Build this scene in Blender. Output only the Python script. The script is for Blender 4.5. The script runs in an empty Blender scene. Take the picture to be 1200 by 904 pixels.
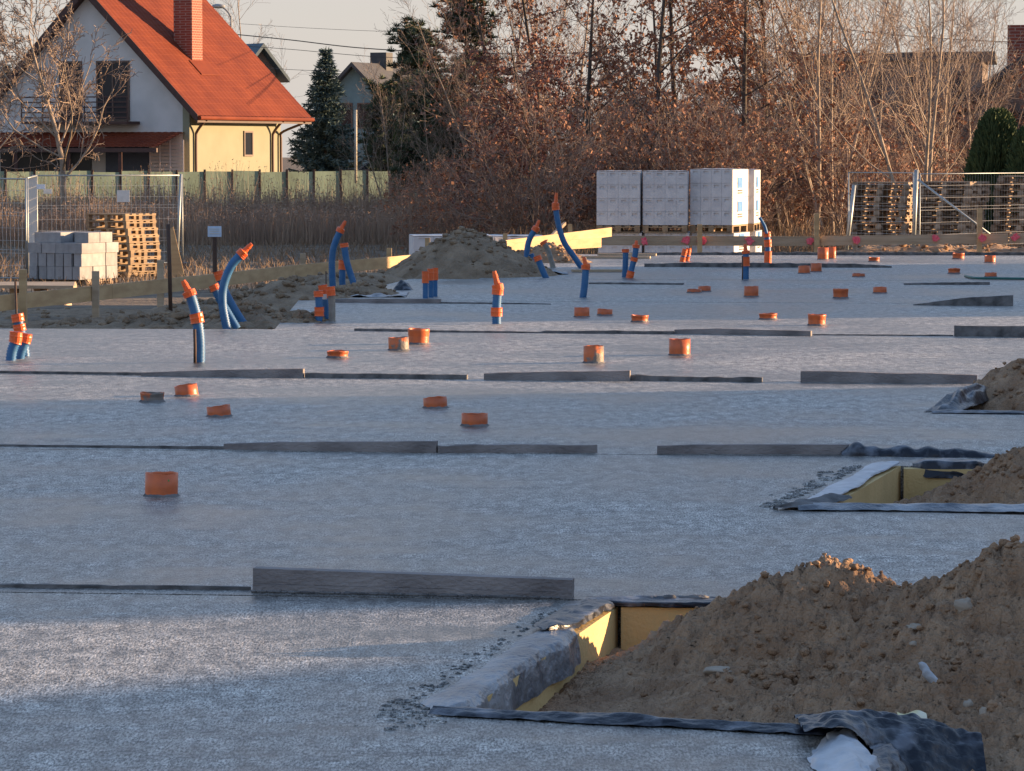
import bpy, math, random
from mathutils import Vector, noise, Matrix
from mathutils.geometry import tessellate_polygon
random.seed(7)
R = math.radians
S = bpy.context.scene
COL = S.collection
# ------------------------------------------------------------------ camera
F = 4000.0; H = 1.64; TH = math.atan(277 / F)
cam = bpy.data.cameras.new('camera'); camo = bpy.data.objects.new('camera', cam); COL.objects.link(camo)
camo.location = (0, 0, H); camo.rotation_euler = (R(90) - TH, 0, 0)
cam.sensor_width = 36; cam.lens = F / 1200 * 36; cam.clip_end = 2000; cam.clip_start = .1
S.camera = camo
FWD = Vector((0, math.cos(TH), -math.sin(TH))); UP = Vector((0, math.sin(TH), math.cos(TH))); RT = Vector((1, 0, 0))
def ray(px, py): return FWD + RT * ((px - 600) / F) + UP * ((452 - py) / F)
def P(px, py, z=0.0):
    r = ray(px, py); t = (z - H) / r.z
    return Vector((0, 0, H)) + r * t
def D(px, py, d):
    r = ray(px, py); return Vector((0, 0, H)) + r * (d / r.y)
# ------------------------------------------------------------------ light
EL = 8.5; AZ = 78.0
sv = Vector((math.sin(R(AZ)) * math.cos(R(EL)), math.cos(R(AZ)) * math.cos(R(EL)), math.sin(R(EL))))
sun = bpy.data.lights.new('sun', 'SUN'); sun.energy = 5.0; sun.angle = R(.6); sun.color = (1, .67, .38)
suno = bpy.data.objects.new('sun', sun); COL.objects.link(suno)
suno.rotation_euler = (-sv).to_track_quat('-Z', 'Y').to_euler()
W = bpy.data.worlds.new('World'); S.world = W; W.use_nodes = True
nt = W.node_tree; bg = nt.nodes['Background']
sky = nt.nodes.new('ShaderNodeTexSky'); sky.sky_type = 'NISHITA'; sky.sun_disc = False
sky.sun_elevation = R(EL); sky.sun_rotation = R(AZ); sky.dust_density = .8; sky.air_density = 1.3; sky.ozone_density = 3.0
sky_tc = nt.nodes.new('ShaderNodeTexCoord'); sxyz = nt.nodes.new('ShaderNodeSeparateXYZ'); nt.links.new(sky_tc.outputs['Generated'], sxyz.inputs[0])
hzr = nt.nodes.new('ShaderNodeMapRange'); hzr.interpolation_type = 'SMOOTHSTEP'; hzr.inputs[1].default_value = -.02; hzr.inputs[2].default_value = .9; hzr.inputs[3].default_value = .92; hzr.inputs[4].default_value = .35
nt.links.new(sxyz.outputs[2], hzr.inputs[0]); mixs = nt.nodes.new('ShaderNodeMixRGB')      # grey-beige haze low in the sky, bluer higher up
hcr = nt.nodes.new('ShaderNodeValToRGB'); hcr.color_ramp.elements[0].position = .03; hcr.color_ramp.elements[0].color = (.86, .80, .765, 1)
hcr.color_ramp.elements[1].position = .45; hcr.color_ramp.elements[1].color = (.46, .63, 1.06, 1)
nt.links.new(sxyz.outputs[2], hcr.inputs[0]); hsc = nt.nodes.new('ShaderNodeVectorMath'); hsc.operation = 'SCALE'; hsc.inputs['Scale'].default_value = 2.0
nt.links.new(hcr.outputs[0], hsc.inputs[0]); nt.links.new(hsc.outputs[0], mixs.inputs[2])
nt.links.new(hzr.outputs[0], mixs.inputs[0]); nt.links.new(sky.outputs[0], mixs.inputs[1])
nt.links.new(mixs.outputs[0], bg.inputs[0]); bg.inputs[1].default_value = .15
S.view_settings.view_transform = 'Standard'; S.view_settings.look = 'None'
S.view_settings.exposure = 1.42; S.view_settings.gamma = 1
S.render.engine = 'CYCLES'
# ------------------------------------------------------------------ materials
MATS = {}
def mat(name, col, rough=.8, col2=None, scale=5.0, bump=0.0, bscale=None, metal=0.0, spec=.5, detail=6, stretch=(1, 1, 1), lo=.35, hi=.65,
        coat=0, sss=0, trans=0, bdist=.02, rnd=0.0):
    m = bpy.data.materials.new(name); m.use_nodes = True; n = m.node_tree; b = n.nodes['Principled BSDF']
    b.inputs['Base Color'].default_value = (*col, 1); b.inputs['Roughness'].default_value = rough
    b.inputs['Metallic'].default_value = metal; b.inputs['Specular IOR Level'].default_value = spec
    if trans: b.inputs['Transmission Weight'].default_value = trans
    tc = n.nodes.new('ShaderNodeTexCoord'); mp = n.nodes.new('ShaderNodeMapping'); mp.inputs['Scale'].default_value = stretch
    n.links.new(tc.outputs['Object'], mp.inputs[0])
    last = None
    if col2:
        t = n.nodes.new('ShaderNodeTexNoise'); t.inputs['Scale'].default_value = scale; t.inputs['Detail'].default_value = detail
        n.links.new(mp.outputs[0], t.inputs[0])
        r = n.nodes.new('ShaderNodeValToRGB'); r.color_ramp.elements[0].position = lo; r.color_ramp.elements[1].position = hi
        r.color_ramp.elements[0].color = (*col, 1); r.color_ramp.elements[1].color = (*col2, 1)
        n.links.new(t.outputs[0], r.inputs[0]); last = r.outputs[0]
        n.links.new(last, b.inputs['Base Color'])
    if rnd:
        oi = n.nodes.new('ShaderNodeObjectInfo'); hs = n.nodes.new('ShaderNodeHueSaturation')
        mr = n.nodes.new('ShaderNodeMapRange'); mr.inputs[3].default_value = 1 - rnd; mr.inputs[4].default_value = 1 + rnd
        n.links.new(oi.outputs['Random'], mr.inputs[0]); n.links.new(mr.outputs[0], hs.inputs['Value'])
        if last: n.links.new(last, hs.inputs['Color'])
        else: hs.inputs['Color'].default_value = (*col, 1)
        n.links.new(hs.outputs[0], b.inputs['Base Color'])
    if bump:
        t2 = n.nodes.new('ShaderNodeTexNoise'); t2.inputs['Scale'].default_value = bscale or scale * 3; t2.inputs['Detail'].default_value = 5
        n.links.new(mp.outputs[0], t2.inputs[0])
        bp = n.nodes.new('ShaderNodeBump'); bp.inputs['Strength'].default_value = bump; bp.inputs['Distance'].default_value = bdist
        n.links.new(t2.outputs[0], bp.inputs['Height']); n.links.new(bp.outputs[0], b.inputs['Normal'])
    MATS[name] = m
    return m
def concrete_mat():
    m = bpy.data.materials.new('wet_concrete'); m.use_nodes = True; n = m.node_tree; L = n.links; b = n.nodes['Principled BSDF']
    tc = n.nodes.new('ShaderNodeTexCoord')
    def nz(scale, stretch=(1, 1, 1), detail=4, rot=0, rough=.5):
        mp = n.nodes.new('ShaderNodeMapping'); mp.inputs['Scale'].default_value = stretch; mp.inputs['Rotation'].default_value = (0, 0, rot)
        L.new(tc.outputs['Object'], mp.inputs[0])
        t = n.nodes.new('ShaderNodeTexNoise'); t.inputs['Scale'].default_value = scale; t.inputs['Detail'].default_value = detail; t.inputs['Roughness'].default_value = rough
        L.new(mp.outputs[0], t.inputs[0]); return t.outputs[0]
    def math_(op, a, bb, c=None):
        k = n.nodes.new('ShaderNodeMath'); k.operation = op
        for i, v in enumerate((a, bb, c)):
            if v is None: continue
            if isinstance(v, (int, float)): k.inputs[i].default_value = v
            else: L.new(v, k.inputs[i])
        return k.outputs[0]
    big = nz(.5, (.8, .75, 1), 7, R(15), .6)                      # damp patches
    streak = nz(2.4, (.9, .55, 1), 9, R(-30), .68)        # screed marks, with streaks of wet sheen put into the colour
    fine = nz(135, (1, .22, 1), 3, R(-4), .8)  # grain of pits, with the shading of surface relief put into the colour
    mid = nz(38, (.7, .3, 1), 5, R(-8), .7)
    rake = nz(5, (.12, .9, 1), 6, R(-5), .7)                  # raking across the slab
    s1 = math_('ADD', math_('MULTIPLY', big, .5), math_('ADD', math_('MULTIPLY', streak, .22), math_('MULTIPLY', rake, .28)))
    r = n.nodes.new('ShaderNodeValToRGB'); e = r.color_ramp.elements
    e[0].position = .43; e[0].color = (.115, .110, .103, 1); e[1].position = .575; e[1].color = (.35, .335, .305, 1)
    L.new(s1, r.inputs[0])
    grain = n.nodes.new('ShaderNodeMapRange'); grain.inputs[1].default_value = .38; grain.inputs[2].default_value = .62
    grain.inputs[1].default_value = .41; grain.inputs[2].default_value = .61; grain.inputs[3].default_value = .1; grain.inputs[4].default_value = 1.9; L.new(math_('MULTIPLY_ADD', fine, .8, math_('MULTIPLY', mid, .2)), grain.inputs[0])
    midg = nz(24, (.55, .20, 1), 5, R(-14), .75)               # coarser screed grain with relief shading put into its colour, reads far off
    mg = n.nodes.new('ShaderNodeMapRange'); mg.inputs[1].default_value = .40; mg.inputs[2].default_value = .60; mg.inputs[3].default_value = .62; mg.inputs[4].default_value = 1.42; L.new(midg, mg.inputs[0])
    line = nz(1.1, (.35, 1.5, 1), 5, R(7), .55)                 # fine dark drag lines left by the screed
    ln_ = n.nodes.new('ShaderNodeMapRange'); ln_.inputs[1].default_value = 0; ln_.inputs[2].default_value = .006; ln_.inputs[3].default_value = .55; ln_.inputs[4].default_value = 1
    L.new(math_('ABSOLUTE', math_('SUBTRACT', line, .5), None), ln_.inputs[0])
    gl = math_('MULTIPLY', math_('MULTIPLY', grain.outputs[0], mg.outputs[0]), ln_.outputs[0])
    vm = n.nodes.new('ShaderNodeVectorMath'); vm.operation = 'SCALE'; L.new(r.outputs[0], vm.inputs[0]); L.new(gl, vm.inputs['Scale'])
    L.new(vm.outputs[0], b.inputs['Base Color'])
    rr = n.nodes.new('ShaderNodeMapRange'); rr.inputs[1].default_value = .43; rr.inputs[2].default_value = .575
    rr.inputs[3].default_value = .28; rr.inputs[4].default_value = .5; L.new(s1, rr.inputs[0]); L.new(rr.outputs[0], b.inputs['Roughness'])
    hgt = math_('ADD', math_('MULTIPLY', fine, .35), math_('ADD', math_('MULTIPLY', mid, .8), math_('MULTIPLY', math_('ADD', streak, rake), .7)))
    bp = n.nodes.new('ShaderNodeBump'); bp.inputs['Strength'].default_value = .6; bp.inputs['Distance'].default_value = .010
    L.new(hgt, bp.inputs['Height']); L.new(bp.outputs[0], b.inputs['Normal'])
    b.inputs['Specular IOR Level'].default_value = .5
    return m
CONC = concrete_mat()
GRND = mat('ground_soil', (.10, .07, .045), .95, (.21, .16, .11), 1.8, .8, 9, bdist=.08, stretch=(1, 1, 1))
SAND = mat('sand', (.29, .165, .09), .95, (.47, .30, .18), 6, 1.0, 70, detail=10, bdist=.03, lo=.3, hi=.7)
def clodbump(m, sc):
    n = m.node_tree; tc = n.nodes.new('ShaderNodeTexCoord'); v = n.nodes.new('ShaderNodeTexVoronoi'); v.inputs['Scale'].default_value = sc; b2_ = n.nodes.new('ShaderNodeBump'); b2_.invert = True
    nz_ = n.nodes.new('ShaderNodeTexNoise'); nz_.inputs['Scale'].default_value = sc * .7; mx = n.nodes.new('ShaderNodeVectorMath'); mx.operation = 'MULTIPLY_ADD'; mx.inputs[1].default_value = (.05, .05, .05)
    n.links.new(tc.outputs['Object'], nz_.inputs[0]); n.links.new(nz_.outputs['Color'], mx.inputs[0]); n.links.new(tc.outputs['Object'], mx.inputs[2]); n.links.new(mx.outputs[0], v.inputs[0])
    b2_.inputs['Strength'].default_value = .55; b2_.inputs['Distance'].default_value = .4 / sc; n.links.new(v.outputs['Distance'], b2_.inputs['Height'])
    old = [x for x in n.nodes if x.type == 'BUMP' and x != b2_][0]; n.links.new(b2_.outputs[0], old.inputs['Normal'])
clodbump(SAND, 45)
SANDG = mat('grey_sand', (.21, .145, .09), .95, (.34, .245, .16), 4, .9, 30, detail=8, bdist=.05)
STONE = mat('stone', (.30, .24, .18), .85, (.40, .33, .26), 12, .4)
ORANGE = mat('orange_plastic', (.62, .135, .035), .42, (.48, .11, .04), 14, .12, 40, lo=.4, hi=.7, rnd=.12)
ORANGED = mat('orange_plastic_smeared', (.60, .15, .045), .55, (.20, .17, .145), 9, .3, 40, lo=.47, hi=.53)
BLUE = mat('blue_conduit', (.02, .125, .30), .5, (.07, .19, .34), 12, 0, lo=.4, hi=.8)  # lighter second tone puts rib highlights into the colour
BRIGHT_O = mat('orange_coupling', (.85, .13, .02), .4, (.7, .12, .03), 20)
GREYC = mat('grey_conduit', (.3, .29, .26), .6, (.22, .2, .17), 15)
EDGE = mat('edge_foam', (.15, .13, .125), .8, (.30, .265, .25), 3.5, .5, 40, stretch=(1, 1, 2))
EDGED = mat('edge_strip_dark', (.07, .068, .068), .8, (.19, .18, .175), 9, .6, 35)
FILM = mat('black_film', (.008, .010, .018), .3, (.13, .14, .165), 9, .6, 32, bdist=.012, spec=.4, lo=.54, hi=.68)
FILMG = mat('silver_dirty_film', (.27, .28, .30), .32, (.08, .09, .11), 5, .7, 26, bdist=.03, lo=.42, hi=.62, stretch=(1, .6, 1))
FILMW = mat('white_film', (.5, .52, .55), .4, (.35, .37, .4), 8, .4, 10, bdist=.03)
XPS = mat('yellow_insulation', (.66, .46, .20), .8, (.58, .40, .17), 4, .3, 60)
WOOD = mat('fresh_board', (.54, .37, .19), .7, (.42, .27, .13), 3, .3, 30, stretch=(.25, 1, 4), rnd=.08)
WOODG = mat('weathered_board', (.38, .28, .18), .8, (.50, .38, .26), 4, .4, 30, stretch=(.4, 1, 4), rnd=.12)
PALW = mat('pallet_wood', (.40, .29, .20), .85, (.22, .15, .10), 4, .3, 20, stretch=(1, .3, 3), rnd=.2)
PALF = mat('fresh_pallet_wood', (.38, .26, .15), .8, (.24, .16, .095), 4, .3, 20, stretch=(1, .3, 3), rnd=.12)
PINK = mat('pink_spray_paint', (.75, .06, .12), .7, (.85, .2, .22), 30)
BLOCK = mat('white_block', (.66, .64, .63), .75, (.56, .54, .54), 6, .2, 40)
BLOCKG = mat('grey_block', (.37, .36, .355), .85, (.29, .28, .28), 8, .3, 30, rnd=.12)
WRAP = mat('wrap_side', (.72, .64, .52), .5, (.62, .55, .45), 5)
LABEL = mat('label_blue', (.06, .2, .5), .5, (.1, .3, .55), 12)
LABELK = mat('label_black', (.03, .03, .03), .6)
WHITE = mat('white_board', (.72, .71, .68), .6, (.6, .59, .56), 10)
SIGNB = mat('sign_pale_blue', (.45, .58, .75), .5, (.6, .68, .8), 20)
GALV = mat('galvanised_steel', (.40, .42, .41), .5, (.30, .32, .32), 20, metal=.6)
WIREG = mat('zinc_wire', (.62, .60, .56), .6, metal=.1)
RUST = mat('dark_rusty_steel', (.06, .04, .032), .8, (.1, .05, .03), 30)
STUCCO = mat('grey_white_stucco', (.66, .63, .60), .9, (.58, .56, .53), 1.5, .2, 40)
YELLOW = mat('yellow_stucco', (.27, .265, .185), .9, (.25, .24, .165), 1.2, .2, 40)
TILE = mat('red_roof_tiles', (.20, .045, .019), .75, (.145, .031, .015), .9, 0, spec=.15)
BRICK = mat('chimney_brick', (.32, .075, .035), .8, (.24, .055, .03), 8)
def brickify(m):
    n = m.node_tree; b = n.nodes['Principled BSDF']; tc = n.nodes.new('ShaderNodeTexCoord'); sp_ = n.nodes.new('ShaderNodeSeparateXYZ'); ad = n.nodes.new('ShaderNodeMath'); cb = n.nodes.new('ShaderNodeCombineXYZ')
    n.links.new(tc.outputs['Object'], sp_.inputs[0]); n.links.new(sp_.outputs[0], ad.inputs[0]); n.links.new(sp_.outputs[1], ad.inputs[1]); n.links.new(ad.outputs[0], cb.inputs[0]); n.links.new(sp_.outputs[2], cb.inputs[1])
    t = n.nodes.new('ShaderNodeTexBrick'); t.inputs['Scale'].default_value = 1.0; t.inputs['Brick Width'].default_value = .26; t.inputs['Row Height'].default_value = .10; t.inputs['Mortar Size'].default_value = .012
    t.inputs['Color1'].default_value = (.30, .062, .03, 1); t.inputs['Color2'].default_value = (.21, .042, .024, 1); t.inputs['Mortar'].default_value = (.34, .22, .17, 1)
    n.links.new(cb.outputs[0], t.inputs[0]); n.links.new(t.outputs[0], b.inputs['Base Color'])
brickify(BRICK)
DWOOD = mat('dark_brown_wood', (.075, .03, .022), .6, (.05, .02, .016), 6)
GLASS = mat('dark_glass', (.012, .016, .026), .2, spec=.3)
FRAME = mat('window_frame', (.12, .07, .05), .5)
SHUT = mat('blue_grey_shutter', (.06, .075, .11), .5, (.05, .06, .09), 5)
LOUV = mat('pale_louvre', (.72, .60, .52), .6)
PIPE = mat('brown_downpipe', (.10, .045, .03), .5)
GREENF = mat('green_fence_panel', (.25, .33, .24), .8, (.16, .21, .15), .9, .3, 6)
TEAL = mat('teal_siding', (.17, .26, .28), .85, (.14, .22, .24), 3)
SLATE = mat('dark_roof', (.07, .065, .065), .7, (.05, .05, .052), 5)
SLATEB = mat('blue_slate_roof', (.06, .10, .13), .6, (.05, .08, .1), 5)
BROWNW = mat('brown_plaster', (.19, .145, .12), .9, (.15, .115, .10), 2)
BARK = mat('dark_bark', (.055, .042, .033), .9, (.09, .07, .055), 6, .4, 20)
BARKP = mat('pale_bark', (.40, .31, .23), .85, (.25, .19, .14), 5, .4, 20)
TWIG = mat('brown_twigs', (.20, .14, .11), .85, (.31, .22, .165), 1.5)
TWIGP = mat('pale_twigs', (.32, .235, .175), .85, (.22, .155, .115), 1.5)
LEAFB = mat('brown_oak_leaves', (.38, .175, .095), .75, (.21, .09, .052), 1.8, lo=.35, hi=.65, rnd=.12)
LEAFR = mat('dark_russet_leaves', (.26, .10, .065), .8, (.15, .065, .048), 1.8, rnd=.1)
SPRUCE = mat('blue_spruce_needles', (.035, .065, .062), .8, (.075, .115, .105), 1.6)
PINE = mat('pine_needles', (.035, .055, .03), .8, (.075, .095, .045), 1.2)
THUJA = mat('thuja_foliage', (.03, .055, .02), .85, (.08, .11, .035), 1.4)
REED = mat('dry_reed', (.27, .175, .125), .85, (.40, .28, .19), .5, lo=.3, hi=.7)
STRAW = mat('dead_grass', (.20, .13, .075), .9, (.28, .19, .12), .7)
WIREM = mat('black_cable', (.02, .02, .02), .6)
CARD = mat('dark_car_paint', (.02, .025, .035), .3)
CARS = mat('silver_car_paint', (.45, .47, .5), .35)
TYRE = mat('tyre_rubber', (.02, .02, .02), .8)
GHOSE = mat('green_hose', (.02, .12, .10), .5)
LAMPM = mat('lamp_grey', (.25, .26, .27), .5)
# ------------------------------------------------------------------ mesh builder
class MB:
    def __init__(s): s.v = []; s.f = []; s.sm = False
    def quad(s, a, b, c, d):
        i = len(s.v); s.v += [a, b, c, d]; s.f.append((i, i + 1, i + 2, i + 3))
    def box(s, c, size, rz=0.0, M=None, jit=0.0):
        hx, hy, hz = size[0] / 2, size[1] / 2, size[2] / 2
        i = len(s.v); cz, sz = math.cos(rz), math.sin(rz)
        for x, y, z in ((-hx, -hy, -hz), (hx, -hy, -hz), (hx, hy, -hz), (-hx, hy, -hz), (-hx, -hy, hz), (hx, -hy, hz), (hx, hy, hz), (-hx, hy, hz)):
            if jit: x += random.uniform(-jit, jit); y += random.uniform(-jit, jit); z += random.uniform(-jit, jit)
            p = Vector((x, y, z))
            if M: p = M @ p
            else: p = Vector((x * cz - y * sz, x * sz + y * cz, z))
            s.v.append(p + Vector(c))
        s.f += [tuple(i + k for k in q) for q in ((0, 3, 2, 1), (4, 5, 6, 7), (0, 1, 5, 4), (1, 2, 6, 5), (2, 3, 7, 6), (3, 0, 4, 7))]
        return s
    def beam(s, a, b, w, h):           # box from a to b, width w (horizontal), height h
        a = Vector(a); b = Vector(b); d = b - a; L = d.length; x = d.normalized()
        up = Vector((0, 0, 1)) if abs(x.z) < .95 else Vector((0, 1, 0))
        y = up.cross(x).normalized(); z = x.cross(y)
        M = Matrix((x, y, z)).transposed()
        return s.box((a + b) / 2, (L, w, h), M=M)
    def tube(s, pts, rad, n=8, caps=True):
        pts = [Vector(p) for p in pts]
        if not isinstance(rad, (list, tuple)): rad = [rad] * len(pts)
        base = len(s.v); prev = None
        for k, p in enumerate(pts):
            t = (pts[min(k + 1, len(pts) - 1)] - pts[max(k - 1, 0)])
            if t.length < 1e-9: t = Vector((0, 0, 1))
            t.normalize()
            if prev is None:
                ref = Vector((0, 0, 1)) if abs(t.z) < .9 else Vector((1, 0, 0)); u = t.cross(ref).normalized()
            else:
                u = prev - t * prev.dot(t); u = u.normalized() if u.length > 1e-6 else prev
            prev = u; w = t.cross(u)
            for j in range(n):
                a = 2 * math.pi * j / n; s.v.append(p + (u * math.cos(a) + w * math.sin(a)) * rad[k])
        for k in range(len(pts) - 1):
            for j in range(n):
                a = base + k * n + j; b2 = base + k * n + (j + 1) % n
                s.f.append((a, b2, b2 + n, a + n))
        if caps:
            s.f.append(tuple(base + j for j in range(n - 1, -1, -1)))
            e = base + (len(pts) - 1) * n; s.f.append(tuple(e + j for j in range(n)))
        return s
    def poly_prism(s, pts, z0, z1):
        n = len(pts); i = len(s.v)
        s.v += [Vector((p[0], p[1], z0)) for p in pts] + [Vector((p[0], p[1], z1)) for p in pts]
        for t in tessellate_polygon([[Vector((p[0], p[1], 0)) for p in pts]]):
            s.f.append((i + t[0], i + t[1], i + t[2])); s.f.append((i + n + t[2], i + n + t[1], i + n + t[0]))
        for k in range(n):
            a, b = i + k, i + (k + 1) % n; s.f.append((a, b, b + n, a + n))
        return s
    def prism(s, pts, off):            # planar polygon (3D points) extruded by vector off
        n = len(pts); i = len(s.v); off = Vector(off)
        s.v += [Vector(p) for p in pts] + [Vector(p) + off for p in pts]
        s.f.append(tuple(range(i, i + n))); s.f.append(tuple(range(i + 2 * n - 1, i + n - 1, -1)))
        for k in range(n):
            a, b = i + k, i + (k + 1) % n; s.f.append((b, a, a + n, b + n))
        return s
    def grid(s, nu, nv, fn):
        i = len(s.v)
        for a in range(nu):
            for b in range(nv): s.v.append(Vector(fn(a / (nu - 1), b / (nv - 1))))
        for a in range(nu - 1):
            for b in range(nv - 1):
                q = i + a * nv + b; s.f.append((q, q + nv, q + nv + 1, q + 1))
        return s
    def blob(s, c, r, seed=0, sq=(1, 1, 1), nu=7, nv=5, amp=.3):
        i = len(s.v); c = Vector(c)
        for b in range(nv + 1):
            th = math.pi * b / nv
            for a in range(nu):
                ph = 2 * math.pi * a / nu
                d = Vector((math.sin(th) * math.cos(ph), math.sin(th) * math.sin(ph), math.cos(th)))
                k = 1 + amp * noise.noise(d * 1.7 + Vector((seed * 3.1, seed * 1.7, seed)))
                s.v.append(c + Vector((d.x * sq[0], d.y * sq[1], d.z * sq[2])) * r * k)
        for b in range(nv):
            for a in range(nu):
                q = i + b * nu + a; q2 = i + b * nu + (a + 1) % nu; s.f.append((q, q + nu, q2 + nu, q2))
        return s
def obj(name, mb, m, parent=None, loc=None, smooth=False, fix=True):
    me = bpy.data.meshes.new(name)
    o = Vector(parent['_o']) if parent is not None else Vector(loc or (0, 0, 0))
    me.from_pydata([tuple(Vector(p) - o) for p in mb.v], [], mb.f); me.update()
    me.materials.append(m)
    if smooth: me.polygons.foreach_set('use_smooth', [True] * len(me.polygons))
    ob = bpy.data.objects.new(name, me); COL.objects.link(ob)
    if parent is not None:
        ob.parent = parent; ob['_o'] = parent['_o']
    else:
        ob.location = o; ob['_o'] = tuple(o)
    return ob
def tag(o, label, cat, group=None, kind=None):
    if label: o['label'] = label
    if cat: o['category'] = cat
    if group: o['group'] = group
    if kind: o['kind'] = kind
    return o
def thing(name, label, cat, loc, group=None):
    e = bpy.data.objects.new(name, None); COL.objects.link(e); e.location = loc; e['_o'] = tuple(loc); e.empty_display_size = .2
    return tag(e, label, cat, group)
def dup(root, loc, rz=0.0, sc=1.0, label=None, group=None, scz=None):
    r = root.copy(); COL.objects.link(r); r.location = loc; r.rotation_euler = (0, 0, rz); r.scale = (sc, sc, scz or sc)
    if label: r['label'] = label
    if group: r['group'] = group
    for ch in list(root.children):
        c = ch.copy(); COL.objects.link(c); c.parent = r
        for g in ch.children:
            k = g.copy(); COL.objects.link(k); k.parent = c
    return r
def fbm(x, y, sc, oc=5, z=0.0):
    v = 0; a = 1; f = sc; t = 0
    for _ in range(oc):
        v += a * noise.noise(Vector((x * f, y * f, z + f * .37))); t += a; a *= .5; f *= 2.03
    return v / t
def smooth(a, b, x):
    t = max(0, min(1, (x - a) / (b - a))); return t * t * (3 - 2 * t)
# ------------------------------------------------------------------ setting: ground
def T(x, y):
    left = smooth(-1.0, -2.2, x - (y - 33) * .17)       # soil along the left of the slab
    near = -.36 + .24 * smooth(28, 33, y) * left
    far = -.9 + .35 * smooth(95, 125, y)
    z = near + (far - near) * smooth(35, 58, y)
    if x > 4 and y < 50: z = -.36 + .3 * smooth(5.5, 9, x)
    return z + .05 * fbm(x, y, .35, 3) * smooth(30, 40, y)
g = MB()
xs = [-400, -250, -150, -90, -60] + [-40 + i * .8 for i in range(101)] + [60, 90, 150, 250, 400]
ys = [-60, -30, -10, 0] + [4 + i * .7 for i in range(170)] + [135, 150, 180, 230, 300, 400, 600, 900]
for x in xs:
    for y in ys: g.v.append(Vector((x, y, T(x, y))))
ny = len(ys)
for a in range(len(xs) - 1):
    for b in range(ny - 1):
        q = a * ny + b; g.f.append((q, q + ny, q + ny + 1, q + 1))
tag(obj('ground', g, GRND, smooth=True), None, None, kind='structure')
# ------------------------------------------------------------------ setting: slab, one piece per house unit
def g2(px, py): p = P(px, py); return (p.x, p.y)
A1 = g2(508, 836); B1 = g2(703, 706); C1 = (.915, 9.5)
gap = .02
def sh(p, dy): return (p[0], p[1] + dy)
units = [
 [(-7, 1.5), (.75, 1.5), (.9, 9.0), C1, A1, B1, sh(g2(703, 703), -.03), sh(g2(-700, 684), -gap)],
 [g2(-700, 684), g2(703, 703), g2(1700, 716), g2(1700, 616), g2(940, 597), g2(1042, 546), g2(1700, 553), sh(g2(1700, 541), -gap), sh(g2(-700, 520), -gap)],
 [g2(-700, 520), g2(1700, 541), g2(1700, 491), g2(1092, 484), g2(1150, 453), g2(1700, 460), sh(g2(1700, 454), -gap), sh(g2(-700, 433), -gap)],
 [g2(-700, 433), g2(1700, 454), sh(g2(1700, 399), -gap), sh(g2(330, 386), -gap), sh(g2(-700, 383), -gap)],
 [g2(322, 386), g2(1700, 399), sh(g2(1700, 359), -gap), sh(g2(350, 352), -gap)],
 [g2(378, 352), g2(1700, 359), sh(g2(1700, 331), -gap), sh(g2(480, 327), -gap)],
 [g2(560, 327.2), g2(1700, 331), g2(1700, 301), g2(650, 298)],
]
for u in units:
    mb = MB(); mb.poly_prism(u, -.30, 0)
    tag(obj('concrete_slab', mb, CONC), None, None, kind='structure')
# ------------------------------------------------------------------ edge strips standing in the joints
def strip(name, label, top, bot, m, th=.05, rag=.006, group='edge strips standing in the slab joints', seg=.05, dy=0.0, ragf=4):
    """top: list of (px, py) of the top edge, bot: two (px, py) on the slab"""
    a = P(*bot[0]); b = P(*bot[1]); L = (b - a).length; n = max(3, int(L / seg)); mb = MB()
    xs_ = [t[0] for t in top]
    nrm = Vector((0, 0, 1)).cross((b - a).normalized())
    rows = []
    for i in range(n + 1):
        t = i / n; p = a.lerp(b, t); px = 600 + F * p.x / p.y
        # interpolate top py
        for k in range(len(top) - 1):
            if px <= top[k + 1][0] or k == len(top) - 2:
                q = (px - top[k][0]) / (top[k + 1][0] - top[k][0]); q = max(0, min(1, q)); py = top[k][1] * (1 - q) + top[k + 1][1] * q; break
        h = H - (py - 175) / F * p.y
        h = max(.004, h + rag * fbm(p.x * ragf, p.y, 1.5, 4))
        w = .004 * fbm(p.x * 2, 5, 1, 3)
        p = p + nrm * dy
        rows.append((p + nrm * w, p + nrm * (w + th), h))
    i0 = len(mb.v)
    for f, k, h in rows:
        mb.v += [Vector((f.x, f.y, -.02)), Vector((f.x, f.y, h)), Vector((k.x, k.y, h + rag * .3 * random.uniform(-1, 1))), Vector((k.x, k.y, -.02))]
    for i in range(n):
        for j in range(3):
            q = i0 + i * 4 + j; mb.f.append((q, q + 4, q + 5, q + 1))
    mb.f.append((i0, i0 + 1, i0 + 2, i0 + 3)); q = i0 + n * 4; mb.f.append((q + 3, q + 2, q + 1, q))
    o = obj(name, mb, m, loc=tuple(a))
    return tag(o, label, 'edge strip', group)
# near double board
rt = thing('edge_strip', 'longest mauve-grey foam edge strip nearest the camera, two layers high', 'edge strip', tuple(P(295, 693)), 'edge strips standing in the slab joints')
def subplank(z0, z1, off):
    a = P(296, 694); b = P(670, 702); n = 60; mb = MB(); nrm = Vector((0, 0, 1)).cross((b - a).normalized())
    for i in range(n + 1):
        t = i / n; p = a.lerp(b, t) + nrm * (off + .003 * fbm(t * 5, off * 9, 1, 3))
        w = .0016 * fbm(t * 30, z1 * 9, 1, 4); lean = .012 * t
        k = (1 - .22 * t)
        for q, z in ((p, z0 * k), (p, z1 * k + w), (p + nrm * .06, z1 * k + w), (p + nrm * .06, z0 * k)): mb.v.append(Vector((q.x, q.y, z)))
    for i in range(n):
        for j in range(3): q = i * 4 + j; mb.f.append((q, q + 4, q + 5, q + 1))
    mb.f.append((0, 1, 2, 3)); q = n * 4; mb.f.append((q + 3, q + 2, q + 1, q)); return mb
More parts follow.
